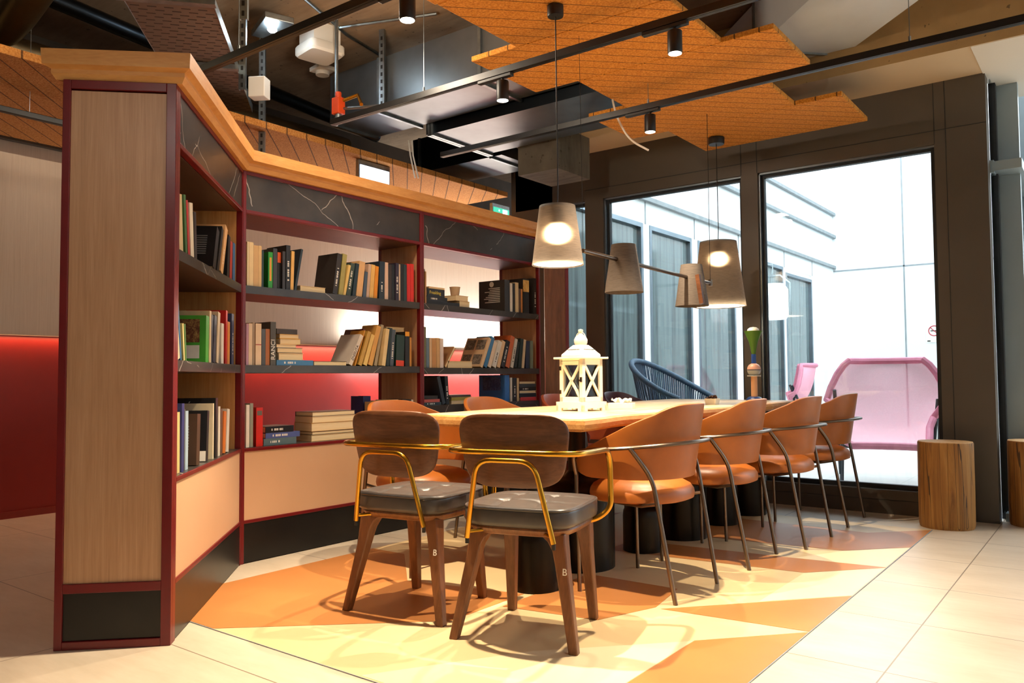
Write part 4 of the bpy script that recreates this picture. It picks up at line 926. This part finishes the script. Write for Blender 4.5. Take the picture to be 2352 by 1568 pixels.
('1',1,'V',0.101,0.0243,0,0.203,-5.8,0.16,0.025,'b83a2e','s', 'thin red book, second upright on top shelf of angled left bay', ''),
('1',1,'V',0.134,0.05,0,0.217,-7.8,0.17,0.025,'d8c090','s', 'tall cream book, third upright on top shelf of angled left bay', ''),
('1',1,'V',0.217,0.0288,0,0.231,-9.7,0.16,0.025,'3a6a3a','s', 'thin green book, fourth upright on top shelf of angled left bay', ''),
('1',1,'V',0.256,0.0258,0,0.218,-11.3,0.16,0.025,'b82a2c','s', 'crimson book, fifth upright on top shelf of angled left bay', ''),
('1',1,'V',0.295,0.0474,0,0.218,-8.7,0.15,0.025,'e0d5bd','s', 'ivory book, sixth upright on top shelf of angled left bay', ''),
('1',1,'V',0.354,0.0354,0,0.195,-7.5,0.15,0.025,'2c2420','s', 'dark brown book, seventh upright on top shelf of angled left bay', ''),
('1',1,'V',0.626,0.05,0,0.202,21.2,0.2,0.02,'17171a','s', 'black paperback showing its printed back cover, eighth upright on top shelf of angled left bay', 'cover'),
('1',1,'V',0.728,0.0345,0,0.235,23.6,0.16,0.025,'1c1a1a','s', 'thin black paperback beside the one showing its cover, top shelf of angled left bay', ''),
('1',1,'V',0.773,0.05,0,0.246,22.9,0.26,0.02,'d9a870','s', 'illustrated orange and cream book, tenth upright on top shelf of angled left bay', 'wt'),
('1',1,'V',0.934,0.0462,0,0.21,6.9,0.16,0.025,'141416','s', 'narrow black book, eleventh upright on top shelf of angled left bay', ''),
('1',1,'V',0.996,0.05,0,0.191,3.3,0.15,0.025,'a8362c','s', 'red paperback next to the blue one, twelfth upright on top shelf of angled left bay', ''),
('1',1,'V',1.067,0.05,0,0.195,0,0.15,0.025,'3a6a98','s', 'sky blue paperback nearest the corner post, thirteenth upright on top shelf of angled left bay', ''),
('1',2,'V',0.116,0.0401,0,0.206,-14.0,0.16,0.025,'d9c7a4','s', 'cream book leaning at the left end, first upright on second shelf of angled left bay', ''),
('1',2,'V',0.163,0.0156,0,0.219,-13.2,0.16,0.025,'2f6a96','s', 'blue book leaning beside the cream one, second upright on second shelf of angled left bay', ''),
('1',2,'V',0.206,0.0185,0,0.141,-10.2,0.14,0.025,'d8c880','s', 'pale yellow booklet, third upright on second shelf of angled left bay', ''),
('1',2,'V',0.233,0.013,0,0.141,-9.0,0.14,0.025,'5a8a4a','s', 'thin green booklet, fourth upright on second shelf of angled left bay', ''),
('1',2,'V',0.585,0.03,0,0.222,0,0.29,0.02,'dcc698','s', 'large ivory book, sixth upright on second shelf of angled left bay', 'cover2'),
('1',2,'V',0.52,0.05,0,0.196,1.7,0.17,0.02,'4aa838','s', 'bright green book with a picture on its cover, second shelf of angled left bay', 'pic'),
('1',2,'V',0.622,0.0374,0,0.209,5.1,0.16,0.025,'24283a','s', 'dark navy book, seventh upright on second shelf of angled left bay', ''),
('1',2,'V',0.671,0.0467,0,0.209,6.6,0.16,0.025,'2c3248','s', 'navy blue book, eighth upright on second shelf of angled left bay', ''),
('1',2,'V',0.735,0.0438,0,0.23,7.3,0.17,0.025,'dcc8a8','s', 'cream hardback, ninth upright on second shelf of angled left bay', ''),
('1',2,'V',0.808,0.05,0,0.184,0,0.14,0.02,'e3ddd0','s', 'white book with a blue foot, tenth upright on second shelf of angled left bay', 'wt'),
('1',2,'V',0.916,0.0352,0,0.251,1.7,0.18,0.025,'c8201c','s', 'tall red book, eleventh upright on second shelf of angled left bay', ''),
('1',2,'V',0.961,0.05,0,0.202,0,0.13,0.025,'d88a3c','s', 'orange and yellow book, twelfth upright on second shelf of angled left bay', ''),
('1',2,'V',1.026,0.05,0,0.245,0,0.15,0.02,'2c3a60','s', 'dark blue dotted book nearest the corner post, second shelf of angled left bay', 'wt'),
('1',3,'V',0.093,0.035,0,0.227,0,0.15,0.025,'b8c8bc','s', 'pale teal book at the left end, first upright on bottom shelf of angled left bay', ''),
('1',3,'V',0.134,0.0327,0,0.224,-1.5,0.15,0.025,'d8b878','s', 'straw coloured book with a brown foot, second upright on bottom shelf of angled left bay', ''),
('1',3,'V',0.17,0.033,0,0.255,0,0.2,0.02,'26306a','s', 'tall navy book, third upright on bottom shelf of angled left bay', ''),
('1',3,'V',0.226,0.01,0,0.232,0,0.16,0.025,'5a5a60','s', 'grey book with red dots, fourth upright on bottom shelf of angled left bay', ''),
('1',3,'V',0.243,0.038,0,0.224,0,0.15,0.025,'9cb4c4','s', 'light blue book, fifth upright on bottom shelf of angled left bay', ''),
('1',3,'V',0.386,0.05,0,0.205,3.2,0.17,0.02,'4a3424','s', 'brown book showing its printed back cover, sixth upright on bottom shelf of angled left bay', 'cover'),
('1',3,'V',0.47,0.03,0,0.225,0,0.12,0.12,'c87a34','s', 'orange book behind the brown one, seventh upright on bottom shelf of angled left bay', ''),
('1',3,'V',0.544,0.0332,0,0.212,5,0.18,0.02,'15161a','s', 'black book with a white foot showing its cover, bottom shelf of angled left bay', 'coverw'),
('1',3,'V',0.66,0.02,0,0.24,0,0.27,0.02,'ddcfae','s', 'large ivory menu leaning against the back, ninth upright on bottom shelf of angled left bay', 'cover2'),
('1',3,'V',0.789,0.034,0,0.222,0,0.14,0.025,'e2dac8','s', 'thin white booklet, eleventh upright on bottom shelf of angled left bay', ''),
('1',3,'V',0.832,0.04,0,0.21,0,0.13,0.025,'6a4a34','s', 'brown booklet, twelfth upright on bottom shelf of angled left bay', ''),
('1',3,'V',0.882,0.05,0,0.194,5.4,0.13,0.025,'d8762a','s', 'thin orange book, thirteenth upright on bottom shelf of angled left bay', ''),
('1',3,'V',0.953,0.05,0,0.202,5.4,0.14,0.025,'e4dccb','s', 'white paperback nearest the corner post, fourteenth upright on bottom shelf of angled left bay', ''),
('1',3,'V',0.71,0.04,0,0.262,0,0.32,0.02,'17161a','s', 'black museum book standing behind the ivory menu, bottom shelf of angled left bay', 'MUSEES'),
('3',1,'V',0.066,0.013,0,0.225,0,0.16,0.05,'8a7a68','s', 'thin grey-brown book, second upright on top shelf of right bay', ''),
('3',1,'V',0.054,0.011,0,0.206,0,0.14,0.025,'c89a64','s', 'tan hardback, first upright on top shelf of right bay', ''),
('3',1,'F',0.073,0.318,0,0.024,0,0.15,0.03,'1c1c20','s', 'long black book at the foot of the left stack, top shelf of right bay', ''),
('3',1,'F',0.073,0.197,0.0245,0.026,0,0.15,0.03,'17181c','s', 'black book in the middle of the left stack, top shelf of right bay', 'wt'),
('3',1,'F',0.078,0.166,0.051,0.05,0,0.14,0.03,'1d2027','s', 'black book with yellow lettering, top shelf of right bay', 'Freak'),
('3',1,'F',0.093,0.156,0.1015,0.012,0,0.12,0.03,'dcae72','p', 'thin tan paperback on top of the left stack, top shelf of right bay', ''),
('3',1,'F',0.392,0.108,0,0.041,0,0.11,0.03,'cfae80','p', 'small tan paperback beside the left stack, top shelf of right bay', ''),
('3',1,'F',0.354,0.13,0.0415,0.036,0,0.12,0.03,'d9b98c','p', 'cream paperback under the paper cup, top shelf of right bay', ''),
('3',1,'V',0.875,0.059,0,0.229,0,0.24,0.02,'2e2a26','s', 'thick dark brown hardback with a printed cover, third upright on top shelf of right bay', 'crest'),
('3',1,'V',0.945,0.03,0,0.209,0,0.14,0.025,'d8cfc0','s', 'white paperback, fourth upright on top shelf of right bay', ''),
('3',1,'V',0.98,0.026,0,0.212,0,0.14,0.025,'26221f','s', 'thin black paperback, fifth upright on top shelf of right bay', ''),
('3',1,'V',1.009,0.039,0,0.221,0,0.14,0.025,'d2b98c','s', 'cream paperback, sixth upright on top shelf of right bay', ''),
('3',1,'V',1.05,0.026,0,0.179,0,0.14,0.025,'5c4433','s', 'short brown paperback, seventh upright on top shelf of right bay', ''),
('3',1,'V',1.079,0.018,0,0.178,0,0.14,0.025,'c07a38','s', 'short orange paperback, eighth upright on top shelf of right bay', ''),
('3',1,'V',1.098,0.075,0,0.258,0,0.14,0.02,'191510','s', 'wide black book with a golden picture, ninth upright on top shelf of right bay', 'gold'),
('3',1,'V',1.235,0.033,0,0.273,0,0.14,0.02,'2a2826','s', 'black book nearest the end post, tenth upright on top shelf of right bay', 'wt'),
('3',2,'V',0.039,0.022,0,0.261,0,0.14,0.025,'6f7048','s', 'tall olive book, first upright on second shelf of right bay', ''),
('3',2,'V',0.063,0.027,0,0.192,0,0.14,0.025,'5d7284','s', 'blue-grey paperback, second upright on second shelf of right bay', ''),
('3',2,'V',0.093,0.021,0,0.193,0,0.14,0.025,'d4b48c','s', 'cream paperback, third upright on second shelf of right bay', ''),
('3',2,'V',0.116,0.04,0,0.192,0,0.14,0.025,'bf8a4c','s', 'tan orange paperback, fourth upright on second shelf of right bay', ''),
('3',2,'V',0.158,0.032,0,0.194,0,0.14,0.025,'c9a068','s', 'light brown paperback, fifth upright on second shelf of right bay', ''),
('3',2,'V',0.193,0.032,0,0.192,0,0.14,0.025,'dcccc0','s', 'off-white paperback, sixth upright on second shelf of right bay', ''),
('3',2,'V',0.234,0.0191,0,0.162,35.6,0.12,0.03,'a87c50','p', 'short brown paperback leaning far over, seventh upright on second shelf of right bay', ''),
('3',2,'F',0.272,0.253,0,0.047,0,0.13,0.03,'d0a464','p', 'tan paperback lying flat with its pages outward, second shelf of right bay', ''),
('3',2,'V',0.59,0.0262,0,0.227,25.9,0.2,0.02,'dcbc94','s', 'photo-covered hardback with a cream spine, leaning, eighth upright on second shelf of right bay', 'photo'),
('3',2,'V',0.632,0.0347,0,0.232,23.9,0.14,0.025,'3c78a8','s', 'blue paperback leaning to the right, ninth upright on second shelf of right bay', ''),
('3',2,'V',0.677,0.036,0,0.196,22.8,0.13,0.025,'dcc8b0','s', 'cream paperback leaning beside the blue one, tenth upright on second shelf of right bay', ''),
('3',2,'V',0.72,0.0434,0,0.199,22.5,0.13,0.02,'d6d0c4','s', 'white paperback with black spine letters, leaning, eleventh upright on second shelf of right bay', 'bt'),
('3',2,'V',0.78,0.0371,0,0.201,20.0,0.13,0.025,'dcba90','s', 'leaning peach paperback, twelfth upright on second shelf of right bay', ''),
('3',2,'V',0.823,0.0419,0,0.203,19.7,0.14,0.02,'1d1c1e','s', 'leaning black paperback, thirteenth upright on second shelf of right bay', 'wt'),
('3',2,'V',0.881,0.0461,0,0.237,17.0,0.16,0.025,'c0602c','s', 'leaning orange illustrated paperback, fourteenth upright on second shelf of right bay', ''),
('3',2,'V',0.939,0.0299,0,0.219,15.5,0.14,0.02,'c4beb4','s', 'leaning grey-white paperback, fifteenth upright on second shelf of right bay', 'bt'),
('3',2,'V',0.986,0.0331,0,0.198,12.2,0.14,0.025,'1f2624','s', 'leaning black paperback in front of the green one, second shelf of right bay', ''),
('3',2,'V',1.035,0.0383,0,0.219,8.9,0.14,0.025,'1c2e28','s', 'black-green hardback, seventeenth upright on second shelf of right bay', ''),
('3',2,'V',1.082,0.0287,0,0.214,7.6,0.14,0.025,'cbb898','s', 'beige paperback, eighteenth upright on second shelf of right bay', ''),
('3',2,'V',1.131,0.0449,0,0.203,2.5,0.14,0.025,'26304a','s', 'navy paperback, nineteenth upright on second shelf of right bay', ''),
('3',2,'V',1.188,0.038,0,0.208,0,0.14,0.025,'707a6c','s', 'grey-green paperback against the side panel, twentieth upright on second shelf of right bay', ''),
('3',3,'F',0.043,0.165,0,0.018,0,0.15,0.03,'2c4048','s', 'dark teal book at the foot of the left stack, bottom shelf of right bay', 'wt'),
('3',3,'F',0.043,0.15,0.0185,0.019,0,0.15,0.03,'c05a50','s', 'salmon red book in the left stack, bottom shelf of right bay', ''),
('3',3,'F',0.043,0.131,0.038,0.023,0,0.15,0.03,'2a2624','s', 'dark book on top of the left stack, bottom shelf of right bay', ''),
('3',3,'V',0.221,0.0297,0,0.188,-16.7,0.17,0.03,'2a323c','s', 'dark blue hardback tilted to the left on the stack, bottom shelf of right bay', ''),
('3',3,'V',0.255,0.0309,0,0.185,-4.2,0.17,0.03,'1d232b','s', 'black hardback upright beside the tilted one, second upright on bottom shelf of right bay', 'wt'),
('3',3,'F',0.319,0.222,0,0.022,0,0.13,0.04,'dcc394','p', 'cream paperback at the foot of the small stack, bottom shelf of right bay', ''),
('3',3,'F',0.319,0.222,0.0225,0.022,0,0.13,0.04,'a8983a','s', 'olive yellow book in the small stack, bottom shelf of right bay', ''),
('3',3,'F',0.308,0.21,0.045,0.015,0,0.13,0.04,'4a3a34','s', 'dark brown book on top of the small stack, bottom shelf of right bay', ''),
('3',3,'V',0.87,0.053,0,0.191,0,0.24,0.02,'2f6fb8','s', 'tall blue hardback with a cloudy cover, third upright on bottom shelf of right bay', 'pic'),
('3',3,'V',0.94,0.025,0,0.172,0,0.14,0.025,'d8d2c6','s', 'white paperback beside the blue hardback, fourth upright on bottom shelf of right bay', ''),
('3',3,'V',0.966,0.043,0,0.17,0,0.13,0.02,'22262c','s', 'black paperback with white spine letters, fifth upright on bottom shelf of right bay', 'wt'),
('3',3,'V',1.02,0.024,0,0.168,0,0.14,0.025,'d8bc8c','s', 'cream paperback beside the right stack, sixth upright on bottom shelf of right bay', ''),
('3',3,'F',1.071,0.197,0,0.026,0,0.14,0.03,'c83a40','s', 'red book at the foot of the right stack, bottom shelf of right bay', ''),
('3',3,'F',1.059,0.209,0.0265,0.029,0,0.14,0.03,'202a38','s', 'navy book second in the right stack, bottom shelf of right bay', ''),
('3',3,'F',1.059,0.207,0.056,0.018,0,0.13,0.03,'d8d0c0','p', 'white book in the middle of the right stack, bottom shelf of right bay', ''),
('3',3,'F',1.059,0.209,0.0745,0.026,0,0.14,0.03,'1a1c20','s', 'black lettered book in the right stack, bottom shelf of right bay', 'wt'),
('3',3,'F',1.06,0.207,0.101,0.024,0,0.14,0.03,'3a444c','s', 'slate grey book second from the top of the right stack, bottom shelf of right bay', ''),
('3',3,'F',1.06,0.2,0.1255,0.016,0,0.13,0.03,'d8bd92','p', 'thin cream paperback on top of the right stack, bottom shelf of right bay', '')]
# ---------------------------------------------------------------- books: (bay, shelf, standing/flat, x, thickness|length, z, height|thickness, lean, depth, setback, colour, spine/pages out, label, lettering)
M['paper']=wood('book_pages','d8bd8c','e3cda2','ead8b4',(2,2,90),.85,3)
BAYM={'1':((-2.659,1.525),135,{1:1.39,2:.988,3:.5725}),'2':((-3.494,2.36),90,{1:1.39,2:.988,3:.5725}),'3':((-3.494,3.655),90,{1:1.39,2:.98,3:.7405})}
brnd=random.Random(11)
def cover_mat(c): return plain('book_cover_'+c,c,.45,0,.06,20)
def bookmesh(w,d,h,flip,t):
    # standing: x thickness, y depth (spine at y=0 unless flip), z height
    c=MB();t=min(t,w*.25)
    c.box(0,t,0,d,0,h).box(w-t,w,0,d,0,h)
    if not flip: c.box(t,w-t,0,t*1.5,0,h)
    else: c.box(t,w-t,d-t*1.5,d,0,h)
    p=MB();i=.003
    if not flip: p.box(t,w-t,t*1.5,d-i,i,h-i)
    else: p.box(t,w-t,.002,d-t*1.5,i,h-i)
    return c,p
for b,sh,kind,u,w,z,h,lean,dep,vs_,col,mode,label,txt in BOOKS:
    (ox,oy),ang,zs=BAYM[b];a=R(ang);z0=zs[sh]+.0006
    ux,uy=math.cos(a),math.sin(a);vx,vy=-uy,ux
    flip=(mode=='p');mt=cover_mat(col)
    if kind=='V':
        th=R(lean);px=u
        # pivot on the lower corner so that nothing sinks into the board
        if th>0: off=-w
        else: off=0
        px=u+(w/math.cos(th) if th>0 else 0)
        e=empty('book',(ox+ux*px+vx*vs_,oy+uy*px+vy*vs_,z0),a,label,'book','books in the bookcases',None)
        e.rotation_euler=(0,th,a)
        c,p=bookmesh(w,dep,h,flip,.0022)
        T=Matrix.Translation((off,0,0));xf(c,T);xf(p,T)
        cx=off+w/2
    else:
        e=empty('book',(ox+ux*u+vx*vs_,oy+uy*u+vy*vs_,z0+z),a,label,'book','books in the bookcases')
        c,p=bookmesh(h,dep,w,flip,.0022)
        T=Matrix(((0,0,1,0),(0,1,0,0),(1,0,0,0),(0,0,0,1)))
        T=Matrix(((0,0,1,0),(0,1,0,0),(-1,0,0,h),(0,0,0,1)));xf(c,T);xf(p,T)
    co=c.build('cover',mt,e);p.build('page_block',M['paper'],e)
    # lettering and marks
    y=-.0006
    def vtext(s,size,m,zc=None):
        t_=text_mb(s,size,.0008)
        if kind=='V': Mx=Matrix.Translation((cx,y,zc or h*.5))@Matrix.Rotation(R(90),4,'X')@Matrix.Rotation(R(90),4,'Z')
        else: Mx=Matrix.Translation((w*.45,y,h/2))@Matrix.Rotation(R(90),4,'X')
        xf(t_,Mx).build('title_lettering',m,co)
    if txt in ('wt','bt'):
        q=MB();n=brnd.randint(6,10);sz=min(.011,(w if kind=='V' else h)*.4)
        L_=(h if kind=='V' else w);s0=L_*.2;pos=s0
        for i in range(n):
            l=brnd.choice((.006,.009,.012));
            if pos+l>L_*.85: break
            if kind=='V': q.box(cx-sz/2,cx+sz/2,y,y+.0004,pos,pos+l*.7)
            else: q.box(pos,pos+l*.7,y,y+.0004,h/2-sz/2,h/2+sz/2)
            pos+=l*(1.0 if i%4 else 1.9)
        q.build('title_lettering',M['wht'] if txt=='wt' else M['blk'],co)
    elif txt=='RANCI': vtext('RANCI',.036,M['wht'],h*.36)
    elif txt=='ZNISLA': vtext('ZNISUTA',.024,M['blk'],h*.4)
    elif txt=='Freak': vtext('Freakling',.03,M['ylw'])
    elif txt=='green': MB().box(cx-w*.22,cx+w*.22,y,y+.0004,h*.2,h*.85).build('spine_label',plain('pale_lime','e0a040',.5),co)
    elif txt=='band': MB().box(off,off+w,y,y+.0004,h*.72,h).build('orange_band',plain('book_orange','d8581c',.5),co)
    elif txt=='redline': MB().box(off,off+w,y,y+.0004,h*.48,h*.5).build('red_line',plain('book_red','a83428',.5),co)
    elif txt=='redfoot': MB().box(off,off+w,y,y+.0004,0,h*.18).build('red_foot',plain('book_vermilion','e0401a',.5),co)
    elif txt=='orangetop': MB().box(off,off+w,y,y+.0004,h*.87,h).build('orange_top',plain('book_amber','e8a01c',.5),co)
    elif txt=='redlabel': MB().box(off+w*.12,off+w*.88,y,y+.0004,h*.8,h*.92).build('grey_label',plain('book_grey_label','6a6458',.5),co)
    elif txt=='gold':
        MB().box(off,off+w,y,y+.0004,h*.62,h*.96).build('golden_picture',wood('gilt_print','5a3a10','c8963a','e8c878',(9,9,9),.5),co)
    if kind=='V' and txt in ('cover','cover2','coverw','pic','photo','crest','MUSEES'):
        xs=off-.0006;q=MB()
        if txt in('cover','crest'):
            for i in range(9): q.box(xs,xs+.0004,dep*.18,dep*(.55+.3*brnd.random()),h*(.30+.055*i),h*(.30+.055*i)+.005)
            if txt=='crest': q.slathe([(0,0),(.02,0),(.02,.0006),(.016,.0006)],M=Matrix.Translation((xs,dep*.5,h*.88))@Matrix.Rotation(R(90),4,'Y'),seg=20)
            q.build('cover_text',M['wht'] if txt=='crest' else plain('grey_print','8a8a88',.6),co)
        elif txt=='cover2':
            for i in range(5): q.box(xs,xs+.0004,dep*.25,dep*.7,h*(.5+.07*i),h*(.5+.07*i)+.002)
            q.build('cover_text',plain('brown_print','8a7a64',.6),co)
        elif txt=='coverw':
            q.box(xs,xs+.0004,.002,dep,0,h*.2);q.build('white_foot',M['white'],co)
        elif txt=='pic':
            q.box(xs,xs+.0004,dep*.15,dep*.85,h*.42,h*.92);q.build('cover_picture',wood('cover_photo_'+col,'1c1210' if col!='2f6fb8' else '16204a','6a3a28' if col!='2f6fb8' else '34467a','b89a5c' if col!='2f6fb8' else '6f86b8',(22,22,22),.5),co)
            if col!='2f6fb8': MB().box(xs,xs+.0004,dep*.15,dep*.8,h*.08,h*.36).build('cover_text',M['wht'],co)
        elif txt=='photo':
            for j in (0,1):
                for k_ in (0,1): q.box(xs,xs+.0004,dep*(.06+.48*j),dep*(.46+.48*j),h*(.08+.5*k_),h*(.42+.5*k_))
            q.build('cover_photo',wood('grey_photo','2c2824','6e655a','b8ac9c',(30,30,30),.5),co)
        elif txt=='MUSEES':
            t_=text_mb('MUS\u00c9ES',.045,.0008);xf(t_,Matrix.Translation((xs,dep*.42,h-.04))@Matrix.Rotation(R(-90),4,'Z')@Matrix.Rotation(R(90),4,'X'));t_.build('title_lettering',M['wht'],co)
# ---------------------------------------------------------------- light
W=bpy.data.worlds.new('overcast_sky');S.world=W;W.use_nodes=True
bg=W.node_tree.nodes['Background'];bg.inputs[0].default_value=(.86,.94,1,1);bg.inputs[1].default_value=WORLD
def lamp(kind,name,loc,target,e,col,size=.03,size_y=None,spot=None,blend=.3):
    d=bpy.data.lights.new(name,kind);d.energy=e;d.color=col
    if kind=='AREA':
        d.size=size
        if size_y: d.shape='RECTANGLE';d.size_y=size_y
    else: d.shadow_soft_size=size
    if kind=='SPOT': d.spot_size=R(spot);d.spot_blend=blend
    o=bpy.data.objects.new(name,d);COL.objects.link(o);o.location=loc
    if target is not None: o.rotation_euler=(Vector(target)-Vector(loc)).to_track_quat('-Z','Y').to_euler()
    return o
warm=(1,.81,.57)
for (x,y,_),tg,en in zip(spots,((-1.95,2.1,0),(-2.5,2.9,0),(-1.35,3.0,0),(-1.75,4.0,0)),SPOTS):
    lamp('SPOT','spot_beam',(x,y,2.262),tg,en,warm,.018,spot=92,blend=.7)
# added spots out of view, brightening the right floor and bookcase end panel
for x,y,tg,en in ((.2,3.05,(.0,2.9,0),60),(.3,2.13,(.2,2.0,0),45),(-.6,2.13,(-.35,1.9,0),40),(-1.7,.15,(-2.85,1.4,1.0),38)):
    if en: lamp('SPOT','spot_beam',(x,y,2.262),tg,en*SPX,(1,.91,.78),.018,spot=80,blend=.8)
lamp('POINT','cool_ceiling_glow',(-4.20,3.03,3.08),None,4,(.8,.92,1),.03)
lamp('POINT','ceiling_fill',(-3.0,2.62,2.62),None,CGL,(1,.82,.62),.12)  # added lamp without a fixture, brightens the concrete ceiling
lamp('POINT','corridor_pipe_fill',(-4.3,1.35,2.66),None,4,(1,.78,.5),.1)  # unseen point added for warm highlights on the upper-left pipes
# LED ledge, and added corridor fill
lamp('AREA','ledge_glow',(-5.84,7.7,1.30),(-6.1,7.7,1.85),LEDE,(1,.95,.88),5.0,.05)
lamp('AREA','ledge_glow_low',(-5.70,7.5,1.0),(-6.0,7.5,.5),LEDE*.36,(1,.76,.7),4.4,.05)
lamp('AREA','ledge_downlight_left',(-5.89,2.2,1.215),(-5.905,2.2,.5),LEDD*.12,(1,.5,.25),3.0,.03)
lamp('AREA','ledge_downlight',(-5.84,6.7,1.21),(-5.89,6.7,.5),LEDD,(1,.58,.36),5.6,.04)
lamp('AREA','corridor_fill',(-5.0,2.4,2.38),(-5.2,2.4,0),CORR,(1,.78,.55),.6,3)  # added area lamp, warm ambient fill for the corridor
# daylight through the hall skylight on the right
S.cycles.use_denoising=True
S.cycles.use_adaptive_sampling=True;S.cycles.adaptive_threshold=.08;S.cycles.adaptive_min_samples=24;S.cycles.max_bounces=5;S.cycles.transparent_max_bounces=16;S.cycles.caustics_reflective=False;S.cycles.caustics_refractive=False
S.cycles.sample_clamp_indirect=6
S.view_settings.view_transform=VT
try: S.view_settings.look=LOOK
except Exception: pass
S.view_settings.exposure=EXPO
